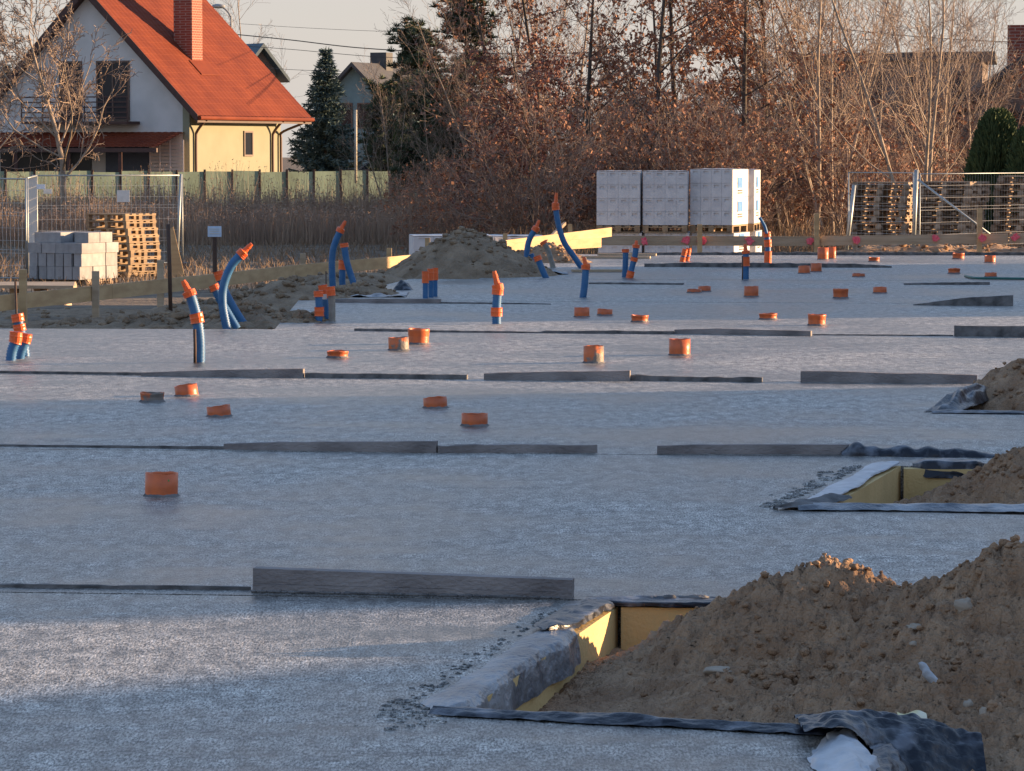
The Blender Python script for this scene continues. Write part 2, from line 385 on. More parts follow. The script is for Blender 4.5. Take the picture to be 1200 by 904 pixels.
obj('lower_board', subplank(-.01, .030, .0), EDGE, rt); obj('upper_board', subplank(.031, .088, .006), EDGE, rt)
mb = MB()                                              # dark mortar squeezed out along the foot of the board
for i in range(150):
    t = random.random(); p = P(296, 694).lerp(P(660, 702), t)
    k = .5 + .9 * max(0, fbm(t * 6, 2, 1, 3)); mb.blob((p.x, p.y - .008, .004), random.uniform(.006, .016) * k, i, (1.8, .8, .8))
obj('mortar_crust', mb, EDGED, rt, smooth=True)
ST = [
 ('low dark crumbling edge left of the nearest foam strip', [(-60, 686), (120, 688), (293, 690)], [(-60, 688), (293, 692)], EDGED, .02, .006),
 ('long grey edge strip in second joint left of a narrow gap', [(262, 521), (330, 519), (511, 518)], [(262, 527), (511, 531)], EDGE, .05, .004),
 ('shorter ragged grey edge strip right of the gap in second joint', [(513, 523), (560, 522), (640, 522.5), (700, 522)], [(513, 531), (700, 531)], EDGE, .05, .012),
 ('grey edge strip in second joint that runs under black film', [(770, 523.5), (860, 521.5), (1000, 522)], [(770, 532), (1000, 533)], EDGE, .05, .006),
 ('thin dark lip left in the second joint', [(-60, 521), (262, 524)], [(-60, 522.5), (262, 527)], EDGED, .02, .004),
 ('grey edge strip in third joint ending above the dark conduit stub', [(165, 437), (240, 434), (355, 432.5)], [(165, 441), (355, 443)], EDGE, .06, .004),
 ('low dark edge strip in third joint left of the middle gap', [(357, 437.5), (547, 439.5)], [(357, 443), (547, 445)], EDGED, .05, .004),
 ('double grey edge strip in third joint behind the two middle pipe stubs', [(567, 438), (640, 436), (738, 434.5)], [(567, 445.5), (738, 447)], EDGE, .07, .006),
 ('ragged dark edge strip in third joint sloping down to the right', [(738, 440), (800, 441.5), (860, 443), (870, 441), (893, 442.5)], [(738, 446.5), (893, 448)], EDGED, .05, .012),
 ('tall plain grey edge strip in third joint left of the sand pile', [(938, 435.5), (960, 435), (1060, 438), (1080, 437.5), (1145, 440)], [(938, 448), (1145, 450)], EDGE, .06, .004),
 ('thin dark lip at far left of third joint', [(-60, 434), (165, 437)], [(-60, 436.5), (165, 440)], EDGED, .03, .004),
 ('thin dark crumbling strip in fourth joint left of the double pipe stub', [(415, 385), (478, 386)], [(415, 388), (478, 389)], EDGED, .05, .006),
 ('thin dark crumbling strip in fourth joint below the tallest banded conduit', [(502, 387), (570, 388), (633, 389), (640, 387.5), (790, 388)], [(502, 389.5), (790, 392)], EDGED, .05, .007),
 ('segmented grey edge strip in fourth joint behind the middle pipe stub', [(790, 386.5), (840, 385), (950, 388)], [(790, 391.5), (950, 394)], EDGE, .06, .004),
 ('tall dark edge strip in fourth joint at right frame edge', [(1118, 381.5), (1150, 382.5), (1240, 382)], [(1118, 394), (1240, 396)], EDGED, .06, .006),
 ('thin lip between the two right strips of fourth joint', [(952, 391.5), (1117, 392.5)], [(952, 393), (1117, 394.2)], EDGED, .02, .004),
 ('low grey edge strip in fifth joint below the triple conduits', [(385, 351), (440, 350), (515, 350.5)], [(385, 354.5), (515, 356)], EDGE, .07, .006),
 ('thin dark line of edging in fifth joint right of the low strip', [(516, 354), (580, 354.5), (645, 356)], [(516, 356), (645, 357)], EDGED, .04, .004),
 ('wedge of dark edging tapering left in fifth joint', [(1070, 357), (1100, 353), (1130, 349), (1187, 346)], [(1070, 358), (1187, 359)], EDGED, .08, .005),
 ('thin dark edging in sixth joint in front of the banded conduit pair', [(690, 331), (800, 332)], [(690, 333), (800, 334)], EDGED, .1, .008),
 ('dark edging in sixth joint at right below the green hose', [(1060, 332), (1160, 330.5)], [(1060, 334), (1160, 334)], EDGED, .1, .008),
 ('long dark edging lying on the last slab before the pallets', [(755, 309), (820, 308), (1000, 309), (1045, 312)], [(755, 313), (1045, 314)], EDGED, .12, .012),
 ('dark edging along the far end of the last slab', [(700, 296), (900, 295.5), (1240, 295.5)], [(700, 299), (1240, 299.5)], EDGED, .1, .015),
]
for lab, top, bot, m, th, rag in ST: strip('edge_strip', lab, top, bot, m, th, rag, dy=.002)
# ------------------------------------------------------------------ pipe stubs
def stub(cx, by, w, h, label, tilt=0.0, m=None, bead=True, fwd=0.0):
    sc = F / P(cx, by).y; r = w / 2 / sc; hh = h / sc; base = P(cx, by); base.y += r
    n = 28; wall = max(.0055, r * .06)
    prof = [(r, -.03), (r, hh * .35)]
    if bead and hh > .05: prof = [(r * .97, -.03), (r * .97, hh * .50), (r * .97, hh * .53), (r, hh * .58), (r, hh * .80), (r * 1.03, hh * .84), (r * 1.03, hh * .95)]
    prof += [(r * 1.0, hh), (r - wall, hh), (r - wall, hh * .9), (r - wall * 1.1, -.02)]
    mb = MB()
    M = Matrix.Rotation(tilt, 3, 'Y') @ Matrix.Rotation(fwd, 3, 'X')
    ph = random.random() * 6
    for (rr, z) in prof:
        for j in range(n):
            a = 2 * math.pi * j / n
            zz = z + (.0025 * math.sin(a * 2 + ph) + .0015 * math.sin(a * 7 + ph) if z > hh * .7 else 0)
            mb.v.append(base + M @ Vector((rr * math.cos(a), rr * math.sin(a), zz)))
    for k in range(len(prof) - 1):
        for j in range(n):
            a = k * n + j; b = k * n + (j + 1) % n; mb.f.append((a, b, b + n, a + n))
    e = (len(prof) - 1) * n
    mb.f.append(tuple(e + j for j in range(n - 1, -1, -1)))
    root = thing('pipe_stub', label, 'drain pipe', tuple(base), 'orange drain pipe stubs cast into the slab')
    obj('pipe', mb, m or ORANGE, root, smooth=True)
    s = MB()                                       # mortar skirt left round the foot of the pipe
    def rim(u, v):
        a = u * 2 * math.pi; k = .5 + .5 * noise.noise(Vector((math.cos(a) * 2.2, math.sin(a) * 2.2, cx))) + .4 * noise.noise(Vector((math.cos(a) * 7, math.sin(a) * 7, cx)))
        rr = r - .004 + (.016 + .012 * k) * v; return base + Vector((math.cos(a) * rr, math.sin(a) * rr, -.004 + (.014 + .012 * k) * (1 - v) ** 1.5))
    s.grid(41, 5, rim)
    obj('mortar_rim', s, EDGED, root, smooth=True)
    return root
PS = [
 (187, 583, 39, 27, 'tallest orange pipe stub, alone on the second slab nearest the camera', .03, None, False),
 (177, 472, 28, 11, 'low dirty pipe stub at the left end of three on the third slab', .0, ORANGED, True),
 (218, 465, 27, 13, 'sunlit pipe stub just behind its two neighbours on the third slab', -.14, None, False),
 (256, 489, 28, 12, 'front pipe stub of the three at left on the third slab', -.12, None, False),
 (510, 479, 28, 12, 'plain low pipe stub left of the open one on the third slab', -.05, None, False),
 (556, 500, 31, 14, 'round pipe stub with dark opening in the middle of the third slab', 0, None, False),
 (395, 420, 25, 8, 'very low pipe stub left of the grey-smeared one', 0, None, True),
 (467, 411, 24, 15, 'grey concrete-smeared pipe stub in front of the ribbed one', -.04, ORANGED, False),
 (490, 404, 25, 18, 'ribbed orange pipe stub behind the smeared one', .02, None, True),
 (696, 426, 24, 20, 'tall open pipe stub with a grey concrete splash on its front', 0, ORANGED, False),
 (797, 417, 25, 19, 'plain tall pipe stub right of the splashed one', 0, None, False),
 (682, 372, 18, 11, 'left of two low stubs below the bent blue conduit', 0, None, False),
 (709, 370, 18, 7, 'flatter right one of two low stubs below the bent conduit', .03, None, False),
 (750, 378, 20, 8, 'low pipe stub at the sunlit edge left of centre right', .02, None, True),
 (901, 375, 21, 7, 'very low pipe stub left of the tall one by the segmented strip', -.03, None, True),
 (958, 382, 21, 13, 'pipe stub standing right of the segmented strip', .02, None, True),
 (881, 348, 17, 12, 'stout pipe stub in front of the banded upright conduit', 0, None, False),
 (826, 342, 15, 6, 'back one of two overlapping very low stubs', 0, None, False),
 (814, 343.5, 17, 4, 'front flattest one of two overlapping very low stubs', 0, None, False),
 (943, 321, 14, 9, 'left one of a touching pair on the shaded far slab', 0, None, False),
 (957, 319, 13, 10, 'right one of a touching pair on the shaded far slab', 0, None, False),
 (965, 304.5, 13, 14, 'left tall stub of the pair below the batter board post', 0, None, False),
 (975.5, 303.5, 9, 14, 'narrow tall stub behind the pair below the batter board post', 0, None, False),
 (1025, 307, 13, 5, 'small stub alone right of the tall pair on last slab', 0, None, True),
 (1007, 325, 15, 4, 'flat stub in the shade right of the touching pair', 0, None, False),
 (986, 350, 18, 11, 'dark orange stub in the shade left of the low square one', 0, None, True),
 (1032, 344, 16, 7, 'low squarish stub in the shade right of the dark orange one', 0, None, False),
 (1124, 304, 14, 7, 'left one of two stubs on the last slab near the right edge', 0, None, True),
 (1161, 308, 13, 8, 'right one of two stubs on the last slab near the right edge', 0, None, False),
 (1119, 321, 14, 6, 'shaded low stub below the left far right stub', 0, None, True),
 (1162, 325, 14, 5, 'shaded flat stub next to the green hose', 0, None, False),
]
for cx, by, w, h, lab, tl, m, bead in PS: stub(cx, by, w, h, lab, tl, m, bead)
pc = P(187, 583); rr_ = 39 / 2 / (F / pc.y); g_ = MB()
g_.grid(8, 5, lambda u, v: (pc.x + (rr_ * 1.012) * math.cos(-1.05 + .75 * u), pc.y + rr_ + (rr_ * 1.012) * math.sin(-1.05 + .75 * u), .073 + .016 * v + .003 * math.sin(u * 5)))
for o_ in bpy.data.objects:
    if o_.get('label', '').startswith('tallest orange pipe stub'): obj('green_mark', g_, mat('green_paint', (.05, .3, .06), .6), o_, smooth=True)
# ------------------------------------------------------------------ conduits
def catmull(pts, n):
    out = []; m = len(pts)
    for i in range(n + 1):
        t = i / n * (m - 1); k = min(int(t), m - 2); f = t - k
        p0 = pts[max(k - 1, 0)]; p1 = pts[k]; p2 = pts[k + 1]; p3 = pts[min(k + 2, m - 1)]
        out.append(.5 * ((2 * p1) + (p2 - p0) * f + (2 * p0 - 5 * p1 + 4 * p2 - p3) * f * f + (3 * p1 - p0 - 3 * p2 + p3) * f ** 3))
    return out
CG = 'blue corrugated conduits rising from the slab'
def conduit(label, px, w, bands, tip=None, by=None, m=None, lean=0.0, cap='plug'):
    """px: polyline base->top; bands: orange ranges (0..1 along); tip: pixel of tapered end"""
    base = P(px[0][0], by or px[0][1]); d = base.y; sc = F / d; r = w / 2 / sc
    pts = [D(x, y, d + r) for x, y in px]
    pts[0] = Vector((pts[0].x, pts[0].y, -.03))
    for i, p in enumerate(pts): p.y += lean * i
    Lr = sum((pts[i + 1] - pts[i]).length for i in range(len(pts) - 1))
    n = max(20, int(Lr / .009)); path = catmull(pts, n)
    root = thing('conduit', label, 'conduit', tuple(base), CG)
    mb = MB(); mb.tube(path, [r * (1.0 if k % 2 else .84) for k in range(len(path))], 14)
    obj('corrugated_tube', mb, m or BLUE, root, smooth=True)
    for (a, b) in bands:
        i, j = int(a * n), max(int(b * n), int(a * n) + 2); j = min(j, n)
        seg = path[i:j + 1]; rad = [r * 1.17] * len(seg); rad[0] = r * 1.24; rad[-1] = r * 1.24
        if len(rad) > 5: rad[len(rad) // 2] = r * 1.24
        c = MB(); c.tube(seg, rad, 16); obj('coupling', c, BRIGHT_O, root, smooth=False)
    if tip:
        e = path[-1]; q = D(tip[0], tip[1], e.y)
        c = MB(); dd = q - e
        c.tube([e - dd * .15, e + dd * .18, e + dd * .25, e + dd * .6, e + dd * .62, q], [r * 1.2, r * 1.2, r * .66, r * .5, r * .6, r * .4], 14)
        obj('tapered_cap', c, BRIGHT_O, root)
    return root
conduit('lone tall conduit with orange middle band and slanted orange cap', [(234, 425), (234, 400), (231, 375), (226, 355), (222, 344)], 13.5, [(.47, .60), (.9, 1)], (214.5, 329))
conduit('bent conduit leaning right with orange cap in the left bundle', [(266, 383), (261, 358), (262, 335), (271, 312), (284, 297)], 11, [(.93, 1)], (295, 286))
conduit('short slanted conduit with orange end in the left bundle', [(278, 382), (266, 365), (257, 350), (250, 334)], 10, [(.86, 1)])
conduit('slanted conduit crossing behind the bent one in the left bundle', [(287, 380), (274, 361), (263, 340), (255.5, 318)], 10, [(.84, 1)], by=378)
conduit('short conduit with two orange bands, left of the trio by the sand', [(374, 378), (374, 360), (373, 341)], 9.5, [(.28, .5), (.8, 1)])
conduit('middle conduit of the trio with a white tag below its orange end', [(383, 377.5), (381, 355), (378, 334)], 9.5, [(.62, 1)], by=376)
conduit('grey conduit with orange end, right of the trio by the sand', [(389, 377), (389, 356), (387, 336)], 9, [(.7, 1)], m=GREYC)
conduit('left conduit of the cluster at left frame edge', [(12, 423), (14, 412), (18, 400), (19, 389)], 13, [(.62, 1)])
conduit('middle conduit of the cluster at left frame edge', [(22, 423), (25, 412), (29, 401), (31, 391)], 12, [(.66, 1)], by=421)
conduit('tallest conduit behind the cluster at left frame edge', [(30, 419), (27, 400), (23, 385), (20, 368)], 12.5, [(.6, .76), (.82, 1)], by=418)
conduit('tall curved conduit with slanted cap left of the far left bundle', [(390, 335), (389, 310), (391, 290), (399, 270)], 8.5, [(.94, 1)], (405, 259), by=336)
conduit('short conduit in the middle of the far left bundle', [(403, 341), (401, 328), (402, 305)], 8.5, [(.76, 1)])
conduit('leaning conduit right of the far left bundle', [(419, 342), (411, 322), (406, 305), (403, 285)], 8.5, [(.9, 1)])
conduit('left of three short straight conduits in front of the sand pile', [(498.5, 350), (498.5, 318)], 7, [(.6, 1)])
conduit('middle of three short straight conduits in front of the sand pile', [(505, 349), (504.5, 315)], 6.5, [(.62, 1)], by=349)
conduit('right of three short straight conduits in front of the sand pile', [(510, 348), (510, 314)], 6, [(.6, 1)], by=348)
conduit('upright conduit with two orange bands and long pointed cap', [(582, 380), (582, 360), (583.5, 337)], 11.5, [(.3, .5), (.8, 1)], (579, 318))
conduit('single conduit tapering to the ground with orange cap', [(682.5, 349), (685, 335), (686.5, 312)], 9, [(.9, 1)], (684, 301))
conduit('curved conduit with orange hooked cap at the small sand heap', [(617, 317), (617, 300), (620, 282), (628, 268)], 7.5, [(.9, 1)], (632, 258), by=317)
conduit('tallest sweeping conduit curving left from the ground to a thin orange tip', [(684, 310), (672, 300), (661, 284), (654, 262), (651, 241)], 7.5, [(.92, 1)], (652, 226), by=315)
conduit('short slanted conduit below the hooked one', [(641, 326), (635, 315), (629, 300)], 8, [(.8, 1)])
conduit('half hidden short conduit behind the slanted one', [(630, 314), (625, 306), (622, 298)], 7.5, [], by=318)
conduit('grey slanted conduit at the small sand heap', [(649, 304), (643, 296), (636, 283)], 7, [(.85, 1)], m=GREYC, by=314)
conduit('straight blue conduit with orange end left of a banded one', [(732, 325), (733, 308), (733, 292)], 7.5, [(.84, 1)])
conduit('leaning conduit with three orange bands in front of the white blocks', [(737, 326), (741, 312), (744, 300), (745.5, 288)], 7.5, [(.06, .22), (.48, .62), (.9, 1)], (746, 282))
conduit('upright conduit with orange bands and pointed cap right of centre', [(874, 327.5), (874, 312), (874, 296)], 8, [(.5, .8)], (873, 286))
conduit('arched mostly orange conduit at the right of the white blocks', [(899.5, 308.5), (900, 290), (898.5, 272)], 7.5, [(.1, .4), (.52, .72), (.8, 1)], None, by=309)
conduit('left one of two slanted orange pipe ends below the white blocks', [(799, 307), (801, 300), (803, 292)], 5.5, [(.0, .45), (.5, 1)])
conduit('right one of two slanted orange pipe ends below the white blocks', [(804, 306), (806, 299), (807, 291)], 5.5, [(.0, .45), (.5, 1)], by=306)
c = bpy.data.objects
# thin blue feed tubes coming out of two conduits and the orange-tipped arch
mb = MB(); d = P(899, 309).y; mb.tube(catmull([D(898.5, 274, d), D(896, 265, d), D(890, 255, d)], 10), .022, 8)
tag(obj('feed_tube', mb, BLUE, loc=tuple(D(898, 274, d)), smooth=True), 'thin blue tube with orange tip arching from the mostly orange conduit', 'tube')
mb = MB(); d = P(383, 376).y; mb.box(D(379, 348, d - .1), (.07, .01, .05)); tag(obj('cable_tag', mb, WHITE, loc=tuple(D(379, 348, d - .1))), 'small white tag tied on the middle conduit of the trio', 'tag')
# steel rods
def rod(label, a, b, d, r=.008, m=RUST, name='steel_rod'):
    mb = MB(); mb.tube([D(*a, d), D((a[0] + b[0]) / 2 + .3, (a[1] + b[1]) / 2, d), D(*b, d)], r, 8)
    return tag(obj(name, mb, m, loc=tuple(D(*a, d)), smooth=True), label, 'steel rod', 'steel rods driven in the ground')
rod('dark rod standing against the lone tall conduit', (228.5, 426), (228, 386), P(228, 425).y - .02, .012)
rod('thin rusty rod rising above the conduit cluster at left frame edge', (20, 410), (18, 330), P(20, 418).y + .1, .009)
rod('thin rod beside the trio of conduits by the sand', (382, 372), (382, 318), P(382, 374).y + .15, .006)
rod('long black rod leaning by the batter board and board offcut', (200, 370), (197, 263), 35.5, .021)
rod('thin rod beside the upright banded conduit right of centre', (870, 328), (870, 300), P(870, 328).y, .008)
# ------------------------------------------------------------------ sand and soil heaps
def heap(name, label, cones, x0, x1, y0, y1, step, m, floor, rough=.05, clods=200, csize=(.01, .04), freq=2.2, cat='sand pile', yst=None, group=None):
    def hz(x, y):
        z = -9
        hs = []
        for (cx, cy, pk, sl, rnd_) in cones:
            dx, dy = x - cx, y - cy; r_ = math.sqrt(dx * dx + dy * dy + rnd_ * rnd_) - rnd_
            hs.append(pk - sl * r_)
        k = 38.0; mx = max(hs + [floor]); z = mx + math.log(sum(math.exp(k * (q - mx)) for q in hs + [floor])) / k - .0
        up = smooth(floor, floor + .15, z)
        n1 = fbm(x, y, freq, 6, 3.1); n2 = abs(fbm(x, y, freq * 3.3, 4, 9.7)); n3 = 0
        if step < .05:
            v = noise.voronoi(Vector((x * 14 + n1 * 2, y * 14, 1.3)))[0][0]; v2 = noise.voronoi(Vector((x * 33, y * 33 + n1 * 3, 4.3)))[0][0]
            v3 = noise.voronoi(Vector((x * 70, y * 55, 2.2)))[0][0] if step < .015 else .4; n3 = (.28 - v * v) * .45 + (.28 - v2 * v2) * .34 + (.2 - v3 * v3) * .24
        return z + rough * (.35 + .65 * up) * (1.4 * n1 - 1.5 * n2 + n3 * 1.4)
    nu = int((x1 - x0) / step) + 1; nv = int((y1 - y0) / (yst or step)) + 1
    mb = MB(); mb.grid(nu, nv, lambda a, b: (x0 + (x1 - x0) * a, y0 + (y1 - y0) * b, hz(x0 + (x1 - x0) * a, y0 + (y1 - y0) * b)))
    for i in range(clods):
        if random.random() < .75:
            cx, cy, pk, sl, _ = random.choice(cones); a = random.uniform(0, 6.28); q = abs(random.gauss(0, .5)) * (pk - floor) / sl
            x, y = cx + q * math.cos(a), cy + q * math.sin(a)
        else: x, y = random.uniform(x0, x1), random.uniform(y0, y1)
        if not (x0 < x < x1 and y0 < y < y1): continue
        r = random.uniform(*csize) * random.choice((.4, .6, 1))
        mb.blob((x, y, hz(x, y) + r * .15), r, i, (random.uniform(.8, 1.3), random.uniform(.7, 1.2), random.uniform(.6, .9)), 7, 5, .5)
    ox, oy = (x0 + x1) / 2, (y0 + y1) / 2
    o = tag(obj(name, mb, m, loc=(ox, oy, floor), smooth=True), label, cat, group)
    return hz
SG = 'heaps of sand and soil'
hz1 = heap('sand_pile', 'large near brown sand pile filling the nearest foundation pit', [(1.07, 11.4, .26, .56, .10), (.86, 10.75, .0, .40, .1), (1.30, 11.2, .20, .5, .1), (1.62, 10.9, .36, .72, .12), (1.8, 10.4, .22, .36, .1), (1.3, 10.2, .05, .26, .2), (2.4, 10.6, .45, .5, .2), (1.7, 8.6, -.02, .22, .3), (1.15, 8.95, -.05, .3, .1)],
     -.3, 3.0, 7.8, 12.40, .0088, SAND, -.16, .074, 2600, (.003, .019), 2.6, yst=.014)
heap('sand_pile', 'brown sand pile in the second pit rising to the right edge', [(3.3, 16.7, .50, .52, .15), (2.35, 16.5, .0, .3, .15), (1.8, 16.3, -.15, .25, .2)], 1.2, 4.6, 15.45, 17.72, .016, SAND, -.22, .08, 900, (.006, .022), 2.2)
heap('sand_pile', 'brown sand pile in the third pit at the right edge', [(4.2, 22.6, .56, .50, .15), (3.6, 22.2, .12, .42, .15)], 2.9, 5.4, 21.35, 23.6, .03, SAND, -.17, .08, 300, (.015, .05), 2.0)
heap('soil_heap', 'grey soil heap beside the left conduit bundle', [(-2.55, 32.9, .15, .34, .2), (-3.4, 33.0, .03, .2, .3), (-4.3, 33.2, -.05, .15, .3), (-2.0, 32.6, .05, .3, .2)], -7.0, -1.4, 31.6, 37.5, .045, SANDG, -.11, .09, 700, (.015, .06), 1.2, 'soil heap')
heap('soil_heap', 'grey soil heap between the left bundle and the far left bundle', [(-2.45, 38.0, .20, .36, .2), (-3.2, 37.6, .0, .25, .3), (-1.7, 38.6, .14, .4, .2)], -5.2, -.9, 36.2, 40.6, .05, SANDG, -.3, .09, 400, (.02, .06), 1.1, 'soil heap')
heap('sand_pile', 'pointed grey sand pile in front of the pale wrapped pallet', [(-.62, 44.6, .58, .66, .25), (-.35, 44.6, .46, .6, .2)], -2.3, .75, 43.0, 46.6, .04, SANDG, -.3, .07, 300, (.015, .06), 1.5)
heap('sand_pile', 'small sunlit sand heap behind the sweeping conduit', [(.5, 49.8, .27, .5, .1), (.75, 49.6, .16, .4, .1), (.15, 49.8, .12, .5, .1)], -.5, 1.7, 48.9, 50.9, .04, SAND, -.3, .06, 200, (.015, .05), 1.6)
heap('soil_heap', 'low soil ridge along the batter board left of the pointed pile', [(-1.0, 46.2, .1, .25, .2), (-1.8, 43, .05, .2, .3), (-2.2, 41.8, .1, .25, .3)], -3.6, -.2, 40.6, 48.0, .07, SANDG, -.4, .08, 200, (.02, .06), 1.3, 'soil heap')
heap('soil_heap', 'low tan soil ridge below the pallet stacks at far right', [(7.2, 58.6, .04, .2, .2), (8.2, 58.8, .05, .2, .2), (6.4, 58.6, -.02, .2, .3), (9.2, 58.6, .02, .25, .2)], 4.6, 10.6, 57.4, 60.5, .08, SAND, -.6, .12, 200, (.03, .09), 1.3, 'soil heap')
# stones and litter on the near pile
def onpile(px, py, lo=8.2, hi=12.4):
    r = ray(px, py); t = lo
    while t < hi:
        p = Vector((0, 0, H)) + r * (t / r.y)
        if hz1(p.x, p.y) > p.z: return p
        t += .01
    return p
for px, py, w, lab, sq in ((842, 786, 26, 'flat grey stone low on the left of the near sand pile', (1.4, .8, .35)), (1130, 710, 22, 'flat grey stone near the crest of the near sand pile', (1, .8, .8)),
                       (1075, 735, 20, 'flat pale stone slab right of the near pile crest', (1.3, .9, .4)), (1134, 826, 13, 'rounded stone at the lower right of near sand pile', (1, .9, .9)),
                       (1152, 835, 12, 'small oval stone right of the rounded one', (.8, .8, 1.1)), (1070, 755, 9, 'small stone in the middle of near pile', (1, 1, .8))):
    p = onpile(px, py); r = w / 2 / (F / p.y); mb = MB(); mb.blob(p, r, px, sq, 14, 10, .45)
    tag(obj('stone', mb, STONE, loc=tuple(p), smooth=True), lab, 'stone', 'stones on the near sand pile')
p = onpile(1090, 790); mb = MB()
a0 = D(1078, 777, p.y - .06); a1 = D(1102, 809, p.y - .08)
def wf(u, v):
    q = a0.lerp(a1, u); w = .011 * math.sin(math.pi * (.1 + .85 * u)) ** .6
    a = v * 2 * math.pi; k = 1 + .35 * noise.noise(Vector((u * 7, math.cos(a) * 1.5, math.sin(a) * 1.5)))
    return (q.x + w * k * 1.2 * math.cos(a) + .003 * math.sin(u * 11), q.y + w * k * math.sin(a), q.z + w * k * .8 * math.cos(a + .9))
mb.grid(30, 13, wf); tag(obj('plastic_scrap', mb, FILMW, loc=tuple(a0), smooth=True), 'crumpled white plastic scrap on the near sand pile', 'plastic scrap')
p = onpile(1062, 846); mb = MB()
mb.grid(12, 6, lambda u, v: (p.x - .03 + .085 * u, p.y - .05 + .03 * v, p.z + .012 + .006 * math.sin(u * 7 + v * 3) + .02 * v))
tag(obj('paper_scrap', mb, mat('yellow_paper', (.7, .6, .25), .6, (.8, .75, .6), 20), loc=tuple(p)), 'small pale yellow scrap beside the black film corner', 'scrap')
# ------------------------------------------------------------------ pit insulation boards and film
def wallboard(name, label, a, b, z0, z1, th, side, m=XPS):
    a = Vector((a[0], a[1], 0)); b = Vector((b[0], b[1], 0)); dr = (b - a).normalized(); nr = Vector((dr.y, -dr.x, 0)) * side
    mb = MB(); n = max(4, int((b - a).length / .04))
    for i in range(n + 1):
        p = a.lerp(b, i / n); w = .004 * fbm(i * .3, z0, 1, 3)
        for q, z in ((p + nr * (th + w), z0), (p + nr * (th + w), z1 + w), (p, z1 + w), (p, z0)): mb.v.append(Vector((q.x, q.y, z)))
    for i in range(n):
        for j in range(3): q = i * 4 + j; mb.f.append((q, q + 4, q + 5, q + 1))
    mb.f.append((0, 1, 2, 3)); q = n * 4; mb.f.append((q + 3, q + 2, q + 1, q))
    return tag(obj(name, mb, m, loc=(a.x, a.y, z0)), label, 'insulation board', 'yellow insulation boards lining the pits')
A = Vector((*A1, 0)); B = Vector((*B1, 0)); BR = Vector((*g2(1700, 717.5), 0))
wallboard('insulation_board', 'yellow insulation along the left side of the nearest pit', A, B - (B - A).normalized() * .01, -.3, -.012, .07, 1)
wallboard('insulation_board', 'yellow insulation across the back of the nearest pit', B + Vector((.074, -.085, 0)), BR + Vector((0, -.085, 0)), -.3, -.006, .08, -1)
A2 = Vector((*g2(940, 597), 0)); B2 = Vector((*g2(1042, 546), 0)); BR2 = Vector((*g2(1700, 553), 0))
wallboard('insulation_board', 'pale yellow insulation along the left side of the second pit', A2 + Vector((.06, .05, 0)), B2, -.3, .0, .06, 1)
wallboard('insulation_board', 'yellow insulation across the back of the second pit', B2 + Vector((.064, -.10, 0)), BR2 + Vector((0, -.1, 0)), -.3, -.006, .09, -1)
A3 = Vector((*g2(1092, 484), 0)); B3 = Vector((*g2(1150, 453), 0))
def ribbon(name, label, path, prof, m, amp=.006, f=6.0, seg=.015, seed=0, cat='plastic film', group='plastic film along the pit edges', fold=0.0, taper=.0, loc=None):
    """path: 3D points on the slab edge; prof: (offset to the right of the path, z) profile"""
    pts = [Vector(p) for p in path]; Ls = [(pts[i + 1] - pts[i]).length for i in range(len(pts) - 1)]; L = sum(Ls); n = int(L / seg)
    mp = len(prof); sub = 5
    pr = []
    for k in range(mp - 1):
        for j in range(sub): t = j / sub; pr.append((prof[k][0] * (1 - t) + prof[k + 1][0] * t, prof[k][1] * (1 - t) + prof[k + 1][1] * t))
    pr.append(prof[-1])
    mb = MB()
    for i in range(n + 1):
        s = i / n * L; k = 0; q = s
        while k < len(Ls) - 1 and q > Ls[k]: q -= Ls[k]; k += 1
        p = pts[k].lerp(pts[k + 1], q / Ls[k]); dr = (pts[k + 1] - pts[k]).normalized(); nr = Vector((dr.y, -dr.x, 0))
        e = 1.0
        if taper: e = smooth(0, taper, s) * smooth(L, L - taper, s) * .8 + .2
        wob = 1 + .35 * noise.noise(Vector((s * f * .35, seed, 0)))
        for j, (o, z) in enumerate(pr):
            t = j / (len(pr) - 1)
            nn = noise.noise(Vector((s * f, t * 3, seed))) * amp + noise.noise(Vector((s * f * 3, t * 6, seed + 5))) * amp * .45
            fo = fold * max(0, noise.noise(Vector((s * f * .5 + t * 2, seed + 9, 0)))) * math.sin(math.pi * t)
            mb.v.append(p + nr * (o * wob * e + nn) + Vector((0, 0, z * e + abs(nn) * 1.2 + fo + (amp * .5))))
    w = len(pr)
    for i in range(n):
        for j in range(w - 1): q = i * w + j; mb.f.append((q, q + w, q + w + 1, q + 1))
    return tag(obj(name, mb, m, loc=tuple(loc or pts[0]), smooth=True), label, cat, group)
C = Vector((*C1, 0))
Cx = Vector((1.02, 9.42, 0))
ribbon('plastic_film', 'long black film strip folded along the front lip of nearest pit', [A + Vector((.0, -.0, 0)), A.lerp(C, .5), C, C + Vector((.10, -.02, 0))], [(.055, .001), (.03, .008), (.0, .016), (-.025, .012), (-.04, -.02), (-.04, -.14)], FILM, .006, 9, seed=2, fold=.016)
ribbon('plastic_film', 'grey dusty film draped over the left side of the nearest pit', [A + Vector((.0, .03, 0)), A.lerp(B, .74)], [(-.06, .001), (-.02, .007), (.02, .010), (.06, .008), (.080, -.014), (.088, -.06), (.092, -.11)], FILMG, .005, 9, seed=5, fold=.006, taper=.12)
ribbon('plastic_film', 'dark film folded back over the far left corner of nearest pit', [A.lerp(B, .66) + Vector((-.02, 0, .012)), A.lerp(B, .98) + Vector((0, 0, .012))], [(-.07, .0), (-.03, .004), (.0, .006), (.072, .004), (.076, -.015)], FILM, .008, 11, seed=8, fold=.012, taper=.1)
